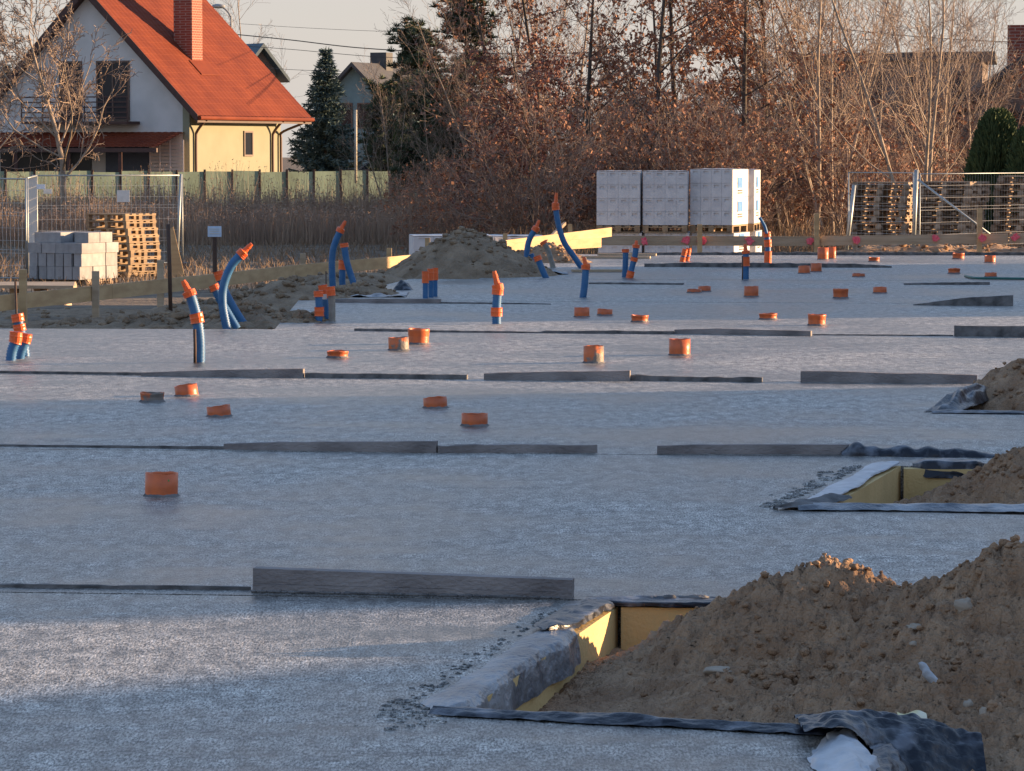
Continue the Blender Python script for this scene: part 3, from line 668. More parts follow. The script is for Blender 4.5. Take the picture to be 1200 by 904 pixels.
ribbon('plastic_film', 'thin dark film line across the back of the nearest pit', [B + Vector((-.05, .0, 0)), BR], [(-.10, .002), (-.04, .014), (.0, .012), (.09, .008), (.092, -.006)], FILM, .006, 6, seed=11, fold=.014)
mb = MB()
for i in range(14): mb.blob(B + Vector((.08 + .028 * i * random.uniform(.6, 1.1), -.01, .012)), random.uniform(.010, .02), i, (1.8, .8, .8), 9, 6, .4)
tag(obj('mortar_crumbs', mb, EDGED, loc=tuple(B), smooth=True), 'black crumbs of mortar on the back edge of nearest pit', 'mortar crumbs')
ribbon('plastic_film', 'whitish film over the left edge of the second pit', [A2 + Vector((.05, .1, .01)), B2 + Vector((-.02, 0, .01))], [(-.06, .0), (-.02, .006), (.02, .010), (.06, .006), (.065, .0)], FILMW, .006, 5, seed=14, fold=.006, seg=.02)
ribbon('plastic_film', 'blue-white film strip along the front of the second pit', [A2 + Vector((-.02, 0, 0)), A2 + Vector((1.2, -.07, 0)), Vector((*g2(1700, 616), 0))], [(.10, .002), (.05, .012), (.0, .022), (-.05, .018), (-.06, -.08)], FILMG, .008, 5, seed=17, fold=.012, seg=.02)
ribbon('plastic_film', 'dark crumpled film round the front left corner of second pit', [A2 + Vector((-.13, -.03, 0)), A2 + Vector((-.02, .0, 0)), A2 + Vector((.25, .45, 0))], [(-.10, .0), (-.03, .02), (.03, .026), (.08, .006)], EDGED, .014, 7, seed=19, fold=.02, taper=.15, seg=.015)
ribbon('plastic_film', 'blue-black film hanging over the back of the second pit', [B2 + Vector((.12, -.0, 0)), B2 + Vector((.5, -.02, 0))], [(-.1, .012), (.0, .03), (.10, .022), (.115, -.03), (.12, -.06)], FILM, .01, 4, seed=21, fold=.02, seg=.02, taper=.06)
mb = MB()
a = P(985, 533); b = P(1180, 536)
def filmroll(u, v):
    p = a.lerp(b, u); ang = v * math.pi; h = (.052 * (1 - u) ** .4 + .010) * (1 + .5 * noise.noise(Vector((u * 6, 3, 0)))) ; 
    if u < .13: h = .075 * math.sin(math.pi * min(1, (u / .13) * .6 + .08)) + .0
    k = 1 + .25 * noise.noise(Vector((u * 14, v * 3, 7)))
    return (p.x + .01 * noise.noise(Vector((u * 9, v * 4, 1))), p.y - .07 * math.cos(ang) * k - .0, -.004 + h * math.sin(ang) * k)
mb.grid(120, 12, filmroll); tag(obj('plastic_film', mb, FILM, loc=tuple(a), smooth=True), 'black bunched film lying on the second joint behind second pit', 'plastic film', 'plastic film along the pit edges')
mb = MB(); a3 = P(1100, 483); b3 = P(1158, 462)
def film3(u, v):
    p = a3.lerp(b3, u); q = .28 * (v - .4)
    h = .10 * math.sin(math.pi * min(1, u * 1.1)) * math.sin(math.pi * v) * (1 + noise.noise(Vector((u * 5, v * 4, 2)))) + .02 * abs(noise.noise(Vector((u * 9, v * 9, 4))))
    return (p.x + q * .9, p.y + q * .3, .003 + h)
mb.grid(50, 26, film3); tag(obj('plastic_film', mb, FILM, loc=tuple(a3), smooth=True), 'dark glossy film crumpled at the left of the third pit', 'plastic film', 'plastic film along the pit edges')
ribbon('plastic_film', 'thin dark film along the front of the third pit', [A3, Vector((*g2(1700, 491), 0))], [(.06, .002), (.0, .014), (-.04, .01), (-.05, -.06)], FILM, .006, 5, seed=27, seg=.03)
# black crumpled corner film, near right
cw = Vector((.92, 9.30, 0))
mb = MB()
def corner(u, v):
    # u left->right 0..1, v back(0) -> hanging front(1)
    x = .80 + .52 * u; y = 9.60 - .08 * u - .34 * v * (1 - .45 * u)
    ridge = .055 * math.exp(-((u - .30) / .28) ** 2) + .03 * math.exp(-((u - .62) / .2) ** 2)
    z = .02 + ridge * .8 * math.sin(math.pi * (.2 + .6 * (1 - v))) + .02 * v * (1 - u) - .10 * smooth(.6, 1.0, u) * (v * .5 + .2) - .125 * v ** 1.6 * smooth(.2, .5, u)
    z += .022 * abs(noise.noise(Vector((u * 7 + v * 4, v * 5, 3)))) + .010 * noise.noise(Vector((u * 15, v * 9, 5)))
    return (x, y, z)
mb.grid(70, 34, corner); tag(obj('plastic_film', mb, FILM, loc=(.92, 9.4, 0), smooth=True), 'large black crumpled film draped over the slab corner at bottom right', 'plastic film', 'plastic film along the pit edges')
mb = MB()
def edgewrap(x0, pr, seed, amp):
    def f(u, v):
        y = 9.36 - 1.2 * v; xe = .9 + (y - 9) * .03; k = u * (len(pr) - 1); i = min(int(k), len(pr) - 2); t = k - i
        dx = pr[i][0] * (1 - t) + pr[i + 1][0] * t; z = pr[i][1] * (1 - t) + pr[i + 1][1] * t
        nn = noise.noise(Vector((u * 4, y * 7, seed))) * amp + noise.noise(Vector((u * 11, y * 17, seed))) * amp * .5
        return (xe + x0 + dx * (1 + .25 * math.sin(y * 9 + seed)) + nn, y, z + abs(nn))
    return f
mb.grid(34, 90, edgewrap(0, [(-.085, .001), (-.05, .018), (0, .034), (.05, .022), (.085, -.05), (.10, -.2)], 2, .014)); tag(obj('plastic_film', mb, FILMW, loc=(.92, 9.1, 0), smooth=True), 'whitish film wrapped down the slab edge below the black corner', 'plastic film', 'plastic film along the pit edges')
mb = MB(); mb.grid(26, 90, edgewrap(.07, [(.0, .0), (.05, -.005), (.10, -.06), (.13, -.14), (.20, -.22)], 6, .02)); tag(obj('plastic_film', mb, FILM, loc=(1.0, 9.1, -.1), smooth=True), 'dark film sheet between whitish wrap and the sand at bottom right', 'plastic film', 'plastic film along the pit edges')
# crumbly mortar on slab beside the near pit corner and second pit
mb = MB()
for i in range(120):
    t = random.random(); p = A.lerp(B, t * .9) + Vector((-.10 - abs(random.gauss(0, .03)), 0, .0)); mb.blob(p, random.uniform(.003, .010), i, (1.4, 1.2, .7), 6, 4, .4)
for i in range(70):
    p = A + Vector((random.gauss(-.07, .05), random.gauss(0, .12), 0)); mb.blob(p, random.uniform(.004, .012), i, (1.5, 1.2, .6), 6, 4, .4)
for i in range(120):
    t = random.random(); p = A2.lerp(B2, t) + Vector((-.13 - abs(random.gauss(0, .05)), 0, .0)); mb.blob(p, random.uniform(.006, .018), i, (1.5, 1.2, .7), 6, 4, .4)
tag(obj('mortar_crumbs', mb, CONC, loc=tuple(A), smooth=True), 'grey mortar crumbs spilled on the slab along the pits', 'mortar crumbs', kind='stuff')
# shiny film patch by far left bundle
mb = MB(); p0 = P(440, 347)
mb.grid(60, 30, lambda u, v: (p0.x - .9 + 1.25 * u, p0.y - .4 + 1.5 * v, .004 + .05 * max(0, noise.noise(Vector((u * 6, v * 5, 2)))) + .015 * abs(noise.noise(Vector((u * 16, v * 14, 5))))))
tag(obj('plastic_film', mb, FILMG, loc=tuple(p0), smooth=True), 'wrinkled grey film lying between the far left bundle and the short trio', 'plastic film')
mb = MB(); p0 = P(472, 340); mb.grid(20, 14, lambda u, v: (p0.x - .12 + .24 * u, p0.y - .1 + .3 * v, .10 * math.sin(math.pi * u) * math.sin(math.pi * v) * (1 + .5 * noise.noise(Vector((u * 4, v * 4, 0))))))
tag(obj('plastic_film', mb, FILM, loc=tuple(p0), smooth=True), 'small black bunched film left of the three straight conduits', 'plastic film')
mb = MB(); p0 = P(612, 322); mb.grid(30, 20, lambda u, v: (p0.x - .15 + .75 * u, p0.y - .1 + .8 * v, .005 + (.14 * (1 - u)) * (1 - .4 * v) + .03 * noise.noise(Vector((u * 7, v * 6, 0)))))
tag(obj('plastic_film', mb, FILMG, loc=tuple(p0), smooth=True), 'crumpled blue-grey film between the two sand heaps', 'plastic film')
mb = MB(); d = P(1160, 327).y; mb.tube(catmull([P(1131, 325.5) + Vector((0, 0, .02)), P(1145, 328) + Vector((0, 0, .02)), P(1180, 328.5) + Vector((0, 0, .02)), P(1260, 329.5) + Vector((0, 0, .02))], 30), .016, 8)
tag(obj('garden_hose', mb, GHOSE, loc=tuple(P(1131, 325)), smooth=True), 'thin green hose lying on the far slab at the right edge', 'hose')
# odd planks on far slab
for px, py, L_, lab in ((700, 303, 1.6, 'pale plank lying flat on the last slab left of the white blocks'), (735, 300, .9, 'crumpled pale board near the foot of the white blocks'), (705, 319, .8, 'pale offcut lying on the slab below the sweeping conduit')):
    mb = MB(); mb.box(P(px, py) + Vector((0, 0, .02)), (L_, .14, .03), rz=random.uniform(-.2, .2)); tag(obj('plank', mb, WOODG, loc=tuple(P(px, py))), lab, 'plank')
# ------------------------------------------------------------------ batter boards
def plank_between(root, name, a, b, hgt, th=.03, m=WOOD):
    mb = MB(); mb.beam(a, b, th, hgt); return obj(name, mb, m, root)
br = thing('batter_board', 'long batter board running back along the left side of the slab', 'batter board', tuple(D(0, 375, 33)), 'batter boards round the slab')
tops = [(-90, 355, 19.5, 31.5), (130, 333, 18, 36), (250, 321, 16, 39.5), (345, 311, 14, 43.5), (480, 299, 13, 48), (582, 286, 12, 52), (704, 279, 11, 56)]
for i in range(len(tops) - 1):
    (x0, y0, h0, d0), (x1, y1, h1, d1) = tops[i], tops[i + 1]
    a = D(x0, y0 + h0 / 2, d0); b = D(x1, y1 + h1 / 2, d1); e = (b - a).normalized() * .004
    plank_between(br, 'board', a + e, b - e, .155, .028, WOOD)
plank_between(br, 'board', D(588, 288, 52.3), D(716, 272, 56.5), .15, .028)
plank_between(br, 'brace', D(640, 283, 53.9), D(662, 262, 55.9), .05, .04, PALW)
for px, ty, by, dd in ((27, 316, 384, 33.4), (112, 318, 372, 35.4), (188, 305, 350, 37.8), (355, 297, 325, 44.0), (456, 291, 315, 47.4), (501, 279, 312, 48.9), (592, 274, 303, 52.5), (668, 263, 296, 55)):
    mb = MB(); a = D(px, by, dd + .07); b = D(px, ty, dd + .07); a.z = -.35; mb.beam(a, b, .07, .075); obj('post', mb, WOOD if px not in (188, 355, 112) else WOODG, br)
br2 = thing('batter_board', 'batter board with pink paint marks across the far end', 'batter board', tuple(D(957, 290, 58)), 'batter boards round the slab')
for x0, x1, y0, y1 in ((698, 962, 282, 283), (962, 1182, 282.5, 279.5), (1183, 1400, 279.3, 277)):
    plank_between(br2, 'board', D(x0 + .5, y0, 58), D(x1 - .5, y1, 58), .165, .03, WOODG)
for px, ty in ((820, 263), (957, 250), (1148, 244)):
    mb = MB(); a = D(px, 290, 57.92); b = D(px, ty, 57.92); a.z = -.6; mb.beam(a, b, .08, .12); obj('post', mb, WOOD, br2)
for px, py in ((755, 283), (804, 282), (823, 282.5), (878, 282.5), (949, 282.8), (1003, 281.5), (1096, 280), (1152, 279.5), (1190, 278)):
    mb = MB(); c0 = D(px, py, 57.96 if px != 1152 else 57.80); n = 14; rr = .075
    i0 = len(mb.v)
    pts = [Vector((c0.x + rr * 1.1 * math.cos(2 * math.pi * k / n) * random.uniform(.45, 1.2), c0.y, c0.z + rr * math.sin(2 * math.pi * k / n) * random.uniform(.55, 1.1))) for k in range(n)]
    mb.prism(pts, (0, .03, 0)); obj('paint_mark', mb, PINK, br2)
# ------------------------------------------------------------------ pallets
def pallet_mesh(w=1.2, dp=.8, h=.144, bs=.1, dense=False):
    mb = MB()
    for i in range(5): mb.box((0, -dp / 2 + .05 + i * (dp - .1) / 4, h - .011), (w, .105, .022))
    for x in (-w / 2 + .05, 0, w / 2 - .05):
        mb.box((x, 0, h - .033), (.1, dp, .021))
        for y in (-dp / 2 + .05, 0, dp / 2 - .05): mb.box((x, y, .062), (bs, bs, .078))
        mb.box((x, 0, .011), (.1, dp, .022))
    if dense:
        for i in range(1, 4):
            mb.box((0, -dp / 2 + i * dp / 4 + .02, .032), (w * .98, .09, .02)); mb.box((-w / 4, -dp / 2 + i * dp / 4 - .05, .06), (.12, .12, .06)); mb.box((w / 4, -dp / 2 + i * dp / 4 - .05, .06), (.12, .12, .06))
    return mb
pm = pallet_mesh(); pmd = pallet_mesh(bs=.13, dense=True); pms = pallet_mesh(bs=.085)
PAL = {}
def pallet_at(loc, rz, m, label, group, tilt=0.0):
    key = m.name
    if key not in PAL:
        pq = pmd if m is PALW else pms; me = bpy.data.meshes.new('pallet'); me.from_pydata([tuple(p) for p in pq.v], [], pq.f); me.materials.append(m); PAL[key] = me
    o = bpy.data.objects.new('wooden_pallet', PAL[key]); COL.objects.link(o); o.location = loc; o.rotation_euler = (tilt, random.uniform(-.008, .008), rz)
    return tag(o, label, 'pallet', group)
ORD = ['top', 'second', 'third', 'fourth', 'fifth', 'sixth', 'seventh', 'eighth', 'ninth', 'tenth', 'eleventh', 'twelfth', 'thirteenth', 'fourteenth']
def pallet_stack(px, d, n, z0, rz, m, where, group, spread=.02, skip=0, lean=0.0, jit=.03, pitch=.144):
    c0 = D(px, 200, d)
    for k in range(n):
        lv = n - 1 - k
        lab = ('topmost wooden pallet of ' if lv == 0 else ORD[lv] + ' pallet from the top of ') + where
        pallet_at((c0.x + random.uniform(-spread, spread) + lean * k + .04 * math.sin(k * .7 + px), d + random.uniform(-spread, spread), z0 + k * pitch), rz + random.uniform(-jit, jit), m, lab, group)
pallet_stack(144, 68, 9, -.93, R(-42), PALF, 'the left stack beside the grey blocks', 'pallets stacked beside the grey blocks', .012, jit=.012)
pallet_stack(1036, 72, 13, -.92, R(-24), PALW, 'the leaning stack left of the fence joint', 'pallets stacked left of the fence joint', .035, jit=.06)
pallet_stack(1112, 71, 13, -.9, R(-38), PALW, 'the stack right of the fence joint', 'pallets stacked right of the fence joint', .02, lean=.006)
pallet_stack(1206, 71, 14, -.93, R(-25), PALW, 'the stack at the right frame edge', 'pallets stacked at the right frame edge', .05, jit=.09)
# small planks on trestle at left, behind the board
root = thing('plank_pile', 'weathered planks laid flat behind the batter board at left edge', 'planks', tuple(D(45, 335, 55)))
for i in range(7):
    mb = MB(); a = D(-10 - 3 * i, 331, 55 - .2 * i); b = D(88, 329.5 , 55 - .24 * i); a.z = b.z = -.52; mb.beam(a, b, .2, .05); obj('plank', mb, WOODG, root)
for i in range(3):
    mb = MB(); a = D(20 + 28 * i, 338, 54.3); mb.box((a.x, a.y, -.72), (.1, .9, .34)); obj('bearer', mb, WOODG, root)
mb = MB(); mb.prism([D(196, 328, 66), D(217, 327, 66), D(203, 266, 66), D(196, 270, 66)], (0, .03, 0))
tag(obj('board_offcut', mb, WOOD, loc=tuple(D(205, 328, 66))), 'tapered wooden board leaning upright beside the pallet stack', 'board')
# ------------------------------------------------------------------ blocks
# wrapped white block pallets
def block_load(cx_px, d, z0, h, w, dp, rz, label, side_label=False, group='wrapped pallets of white blocks', mt=None):
    c = D(cx_px, 200, d); root = thing('block_pallet', label, 'block pallet', (c.x, d, z0), group); root.rotation_euler = (0, 0, rz)
    O = Vector((c.x, d, z0))
    pw = MB()
    for v in pm.v: pw.v.append(O + Vector((v.y * (w / .8), v.x * (dp / 1.2), v.z * .9)))
    pw.f = [tuple(reversed(f)) for f in pm.f]; obj('pallet', pw, PALF, root)
    b = MB(); zb = .135; rows = 4; cols = 4; rh = (h - zb) / rows
    b.box(O + Vector((0, 0, zb + (h - zb) / 2)), (w - .02, dp - .02, h - zb - .01))
    for r_ in range(rows):
        for k in range(cols):
            cw_ = w / cols; x = -w / 2 + cw_ * (k + .5)
            sx = random.uniform(-.002, .002)
            # block face split round a grip recess
            zc = zb + rh * (r_ + .5); g0 = .05
            for (ox, oz, sw, sh_) in ((0, -rh * .16, cw_ - .003, rh * .66), (-cw_ * .36, rh * .33, cw_ * .26, rh * .32), (cw_ * .36, rh * .33, cw_ * .26, rh * .32), (0, rh * .43, cw_ * .46, rh * .10)):
                b.box(O + Vector((x + ox, -dp / 2 - .0 + sx, zc + oz)), (sw, .014, sh_))
        for k in range(3):
            y = -dp / 2 + dp / 3 * (k + .5); b.box(O + Vector((w / 2, y, zb + rh * (r_ + .5))), (.012, dp / 3 - .006, rh - .006))
    obj('block_stack', b, mt or BLOCK, root)
    t = MB(); t.grid(16, 16, lambda u, v: O + Vector((-w / 2 + w * u, -dp / 2 + dp * v, h + .006 + .014 * max(0, noise.noise(Vector((u * 4 + cx_px, v * 4, 1)))))))
    obj('top_film', t, FILMW, root, smooth=True)
    if side_label:
        for yy, zz in ((-.05, .76), (-.05, .33)):
            l = MB(); l.box(O + Vector((w / 2 + .013, yy, zb + zz)), (.008, .34, .19)); lo = obj('label', l, LABEL, root)
            for q in range(2):
                l = MB(); l.box(O + Vector((w / 2 + .013, yy, zb + zz - .14 - .045 * q)), (.007, .32, .02)); obj('label_stripe', l, LABELK, lo)
    return root
dB = 62.0
for px, w, lab, lab2, sl in ((726, .78, 'left of the three upper wrapped white block pallets', 'lower block pallet under the left upper one', False), (780.5, .80, 'middle of the three upper wrapped white block pallets', 'lower block pallet under the middle upper one', False), (843, .78, 'right upper block pallet with blue labels on its sunlit side', 'lower block pallet under the one with blue labels', True)):
    rz = R(-4) if not sl else R(-18)
    block_load(px, dB, .14, 1.10 if not sl else 1.14, w, 1.15, rz, lab, sl)
    block_load(px + 2, dB + .05, -.88, 1.015, w, 1.15, rz, lab2, sl)
block_load(862, dB + 1.3, .14, 1.12, .8, 1.1, R(-10), 'pallet half hidden behind the labelled right one', True)
block_load(864, dB + 1.35, -.88, 1.015, .8, 1.1, R(-10), 'lower pallet half hidden at the right rear of the white blocks', True)
block_load(528, 60, -.95, 1.08, 1.4, 1.2, R(6), 'low wrapped white pallet behind the pointed sand pile', False)
block_load(606, 60.5, -.95, 1.06, .9, 1.2, R(6), 'wrapped pallet behind the board right of the pointed sand pile', False)
for px, py, w in ((513, 285, .34), (521, 285, .12)):
    pass
# loose grey blocks
bm_ = MB(); bm_.box((0, 0, .095), (.30, .38, .19))
bme = bpy.data.meshes.new('building_block'); bme.from_pydata([tuple(p) for p in bm_.v], [], bm_.f); bme.materials.append(BLOCKG)
bme2 = bpy.data.meshes.new('building_block'); b2 = MB(); b2.box((0, 0, .12), (.17, .38, .24)); bme2.from_pydata([tuple(p) for p in b2.v], [], b2.f); bme2.materials.append(BLOCKG)
c0 = D(86, 300, 64.5); z = -.93; rz = R(-28); ux = Vector((math.cos(rz), math.sin(rz), 0)); uy = Vector((-math.sin(rz), math.cos(rz), 0))
pallet_at((c0.x, c0.y, z - .01), rz, PALW, 'pallet under the grey block stack', 'pallet under the blocks'); z += .135
def lay(cols, rows, w, hgt, me_, zz, lvl, drop=0.0):
    for i in range(cols):
        for j in range(rows):
            if random.random() < drop: continue
            o = bpy.data.objects.new('building_block', me_); COL.objects.link(o)
            q = c0 + ux * ((i - (cols - 1) / 2) * w + random.uniform(-.012, .012)) + uy * ((j - (rows - 1) / 2) * .40 + random.uniform(-.015, .015))
            o.location = (q.x, q.y, zz); o.rotation_euler = (0, 0, rz + random.uniform(-.05, .05))
            tag(o, f'grey building block in the {lvl} of the loose stack beside the pallets', 'block', f'grey building blocks in the {lvl} of the loose stack')
lay(6, 3, .20, .24, bme2, z, 'bottom course'); z += .245
lay(6, 3, .20, .24, bme2, z, 'second course', .04); z += .245
lay(4, 3, .31, .19, bme, z, 'third course', .0); z += .195
lay(4, 2, .31, .19, bme, z, 'top course', .2)
# ------------------------------------------------------------------ site fences
def site_fence(label, a, b, h, z0, wr=.0034, fr_r=.017, sag=0.0, group='temporary wire mesh fence panels'):
    a = Vector(a); b = Vector(b); a.z = b.z = z0; root = thing('temporary_fence', label, 'fence', tuple(a), group)
    up = Vector((0, 0, h)); fr = MB(); r = fr_r
    e = Vector((0, 0, .12))
    for p in (a, b): fr.tube([p, p + up], r, 8)
    fr.tube([a + up - Vector((0, 0, r)), (a + b) / 2 + up - Vector((0, 0, r + sag)), b + up - Vector((0, 0, r))], r * .9, 8); fr.tube([a + e, b + e], r * .8, 8)
    obj('frame', fr, GALV, root, smooth=True)
    w = MB(); L = (b - a).length; n = int(L / .10)
    for i in range(1, n):
        p = a.lerp(b, i / n); w.tube([p + e, p + up * .985], wr, 3, False)
    for k in range(1, 8):
        zz = e + (up - e) * (k / 8); w.tube([a + zz, b + zz], .0028, 3, False)
        if k in (2, 5): w.tube([a + zz + Vector((0, 0, .06)), b + zz + Vector((0, 0, .06))], .0028, 3, False)
    obj('wire_mesh', w, WIREG, root)
    for p in (a, b):
        f = MB(); f.box(p + Vector((0, 0, .06)), (.22, .65, .12)); obj('foot', f, SLATE, root)
    return root
site_fence('wide fence panel behind the blocks and pallets at left', D(36, 0, 72), D(212, 0, 73), 2.0, -.90)
site_fence('fence panel at left frame edge with leaning post', D(-120, 0, 66), D(28, 0, 64.0), 2.0, -.90)
site_fence('short fence panel joining behind the left fence corner', D(30, 0, 66), D(41, 0, 71.8), 2.0, -.9)
site_fence('fence panel in front of the left pallet stack at right', D(996, 0, 66), D(1072, 0, 65), 2.0, -.80, .0013, fr_r=.012)
site_fence('fence panel right of the joint with a slanted brace', D(1080, 0, 65), D(1240, 0, 69), 2.0, -.82, .0013, fr_r=.012)
for px, lab, tw in ((991, 'pale leaning steel post at left end of the right fence', 10), (1070, 'left one of two thick steel posts at the right fence joint', 4)):
    mb = MB(); mb.tube([D(px, 300, 64.5), D(px + tw, 199 + (18 if px == 991 else 0), 64.5)], .04, 10); tag(obj('steel_post', mb, GALV, loc=tuple(D(px, 300, 64.5)), smooth=True), lab, 'post', 'steel posts of the right fence')
mb = MB(); mb.tube([D(1076, 211, 64.3), D(1160, 275, 63.5)], .022, 8); tag(obj('fence_brace', mb, GALV, loc=tuple(D(1076, 211, 64.3)), smooth=True), 'slanted steel brace running down right from the right fence joint', 'brace')
mb = MB(); mb.tube([D(207, 318, 72.6), D(212, 204, 72.6)], .03, 8); tag(obj('steel_post', mb, GALV, loc=tuple(D(207, 318, 72.6)), smooth=True), 'leaning steel post at the right end of the left fence', 'post')
mb = MB(); mb.box(D(144.5, 230, 72.3), (.27, .01, .25)); tag(obj('sign', mb, WHITE, loc=tuple(D(144.5, 230, 72.3))), 'blank white square sign wired on the wide left fence panel', 'sign')
for px, py, lab in ((56, 224.5, 'small white board hanging low on the left fence corner'), (48, 219, 'small white board hanging high on the left fence corner')):
    mb = MB(); mb.box(D(px, py, 71.5), (.18, .01, .10)); tag(obj('sign', mb, WHITE if px == 56 else SIGNB, loc=tuple(D(px, py, 71.5))), lab, 'sign')
sp = thing('sign_post', 'small pale blue sign on a dark post behind left conduit bundle', 'sign', tuple(D(252, 315, 45)))
mb = MB(); mb.tube([D(252, 330, 45), D(251.5, 278, 45)], .03, 8); obj('post', mb, RUST, sp)
mb = MB(); mb.box(D(251.5, 271.5, 44.95), (.18, .012, .14)); pl = obj('sign_plate', mb, SIGNB, sp)
for k in range(3):
    mb = MB(); mb.box(D(251.5, 268.5 + 2.7 * k, 44.935), (.13, .004, .010)); obj('printed_line', mb, WHITE, pl)
# ------------------------------------------------------------------ house
HD = 133.0; ph = R(24); hu = Vector((math.cos(ph), -math.sin(ph), 0)); hv = Vector((math.sin(ph), math.cos(ph), 0))
corner0 = D(222, 175, HD); hc = Vector((corner0.x, corner0.y, -.55))
Wd = 8.9; Ln = 8.7; EZ = 3.45; RZ_ = EZ + Wd / 2 * 1.0
def hp(u, v, z): return Vector((hc.x, hc.y, 0)) + hu * u + hv * v + Vector((0, 0, z))      # u: from right corner to the left negative
hs = thing('house', 'yellow house with grey gable, orange-red tiled roof and brick chimney', 'house', tuple(hc))
m = MB()
m.prism([hp(-Wd, 0, -.55), hp(-.0, 0, -.55), hp(-.0, 0, EZ), hp(-Wd / 2, 0, RZ_ - .1), hp(-Wd, 0, EZ)], hv * .3); obj('gable_wall', m, STUCCO, hs)
m = MB(); m.prism([hp(.02, -.02, -.55), hp(.02, Ln * .80, -.55), hp(.02, Ln * .80, EZ), hp(.02, -.02, EZ)], -hu * .3)
m.prism([hp(-.6, Ln * .80, -.55), hp(-.6, Ln, -.55), hp(-.6, Ln, EZ), hp(-.6, Ln * .80, EZ)], -hu * .3)
m.prism([hp(.02, Ln * .80 + .003, -.55), hp(-.9, Ln * .80 + .003, -.55), hp(-.9, Ln * .80 + .003, EZ), hp(.02, Ln * .80 + .003, EZ)], hv * .1)
sw = obj('side_wall', m, YELLOW, hs)
m = MB(); m.prism([hp(-Wd, Ln, -.55), hp(-.62, Ln, -.55), hp(-.62, Ln, EZ), hp(-Wd / 2, Ln, RZ_ - .1), hp(-Wd, Ln, EZ)], -hv * .3); obj('rear_wall', m, STUCCO, hs)
m = MB(); m.prism([hp(-Wd, 0.3, -.55), hp(-Wd, Ln, -.55), hp(-Wd, Ln, EZ), hp(-Wd, 0.3, EZ)], hu * .3); obj('left_wall', m, STUCCO, hs)
ov = .42; ove = .62
def roof_plane(sgn):
    mb = MB(); run = Wd / 2 + ove; sl = math.sqrt(2) * run; nc = int(sl / .34); cols = int((Ln + 2 * ov) / .055)
    i0 = len(mb.v); rows = []
    for c_ in range(nc):
        for e_, lift in ((0, .038), (1, .03)):
            s0 = (c_ + (e_)) / nc    # from eave up
            rows.append((1 - s0, lift if e_ == 0 else .03))
    for (t, lift) in rows:
        for k in range(cols + 1):
            v = -ov + (Ln + 2 * ov) * k / cols
            x = t * run; z = RZ_ + .05 - x + lift * 1.41 + .022 * abs(math.sin(v * math.pi / .32))
            mb.v.append(hp(-Wd / 2 + sgn * x, v, z))
    w = cols + 1
    for r_ in range(len(rows) - 1):
        for k in range(cols): q = i0 + r_ * w + k; mb.f.append((q, q + 1, q + w + 1, q + w) if sgn > 0 else (q, q + w, q + w + 1, q + 1))
    return mb
rf = obj('roof', roof_plane(1), TILE, hs)
obj('roof_left_plane', roof_plane(-1), TILE, rf)
m = MB()                                     # roof underside slabs and verge boards
for sg in (1, -1):
    m.prism([hp(-Wd / 2, -ov, RZ_ - .02), hp(-Wd / 2 + sg * (Wd / 2 + ove), -ov, EZ - ove - .02), hp(-Wd / 2 + sg * (Wd / 2 + ove), -ov, EZ - ove - .16), hp(-Wd / 2, -ov, RZ_ - .20)], hv * (Ln + 2 * ov))
obj('eaves_boarding', m, DWOOD, rf)
m = MB()
for sg in (1, -1):
    m.prism([hp(-Wd / 2, -ov - .03, RZ_ + .16), hp(-Wd / 2 + sg * (Wd / 2 + ove), -ov - .03, EZ - ove + .14), hp(-Wd / 2 + sg * (Wd / 2 + ove), -ov - .03, EZ - ove - .18), hp(-Wd / 2, -ov - .03, RZ_ - .22)], hv * .028)
obj('verge_board', m, DWOOD, rf)
m = MB(); m.tube([hp(-Wd / 2, -ov, RZ_ + .1), hp(-Wd / 2, Ln + ov, RZ_ + .1)], .11, 10); obj('ridge_cap', m, TILE, rf)
# chimney
m = MB(); cu, cv = -2.0, 3.5
def chim(z0, z1, s, mb): mb.prism([hp(cu - s, cv - s, z0), hp(cu + s, cv - s, z0), hp(cu + s, cv + s, z0), hp(cu - s, cv + s, z0)], Vector((0, 0, z1 - z0)))
zr = RZ_ - (cu + Wd / 2)
zt = zr - .4
k = 0
while zt < RZ_ + 1.3:
    chim(zt, zt + .07, .42 if k % 2 == 0 else .42, m) if True else 0
    chim(zt + .07, zt + .08, .412, m); zt += .08; k += 1
ch = obj('chimney', m, BRICK, rf)
m = MB(); chim(zt, zt + .1, .5, m); obj('chimney_cap', m, DWOOD, ch)
m = MB(); m.prism([hp(cu + .44, cv - .7, EZ + (-cu - .44) + .13), hp(cu + 1.0, cv - .7, EZ + (-cu - 1.0) + .13), hp(cu + 1.0, cv + .7, EZ + (-cu - 1.0) + .13), hp(cu + .44, cv + .7, EZ + (-cu - .44) + .13)], (0, 0, .04)); obj('flashing', m, TILE, ch)
# gutter and downpipes
m = MB(); m.tube([hp(ove + .07, -ov, EZ - ove + .02), hp(ove + .07, Ln + ov, EZ - ove + .02)], .085, 10); obj('gutter', m, TILE, hs)
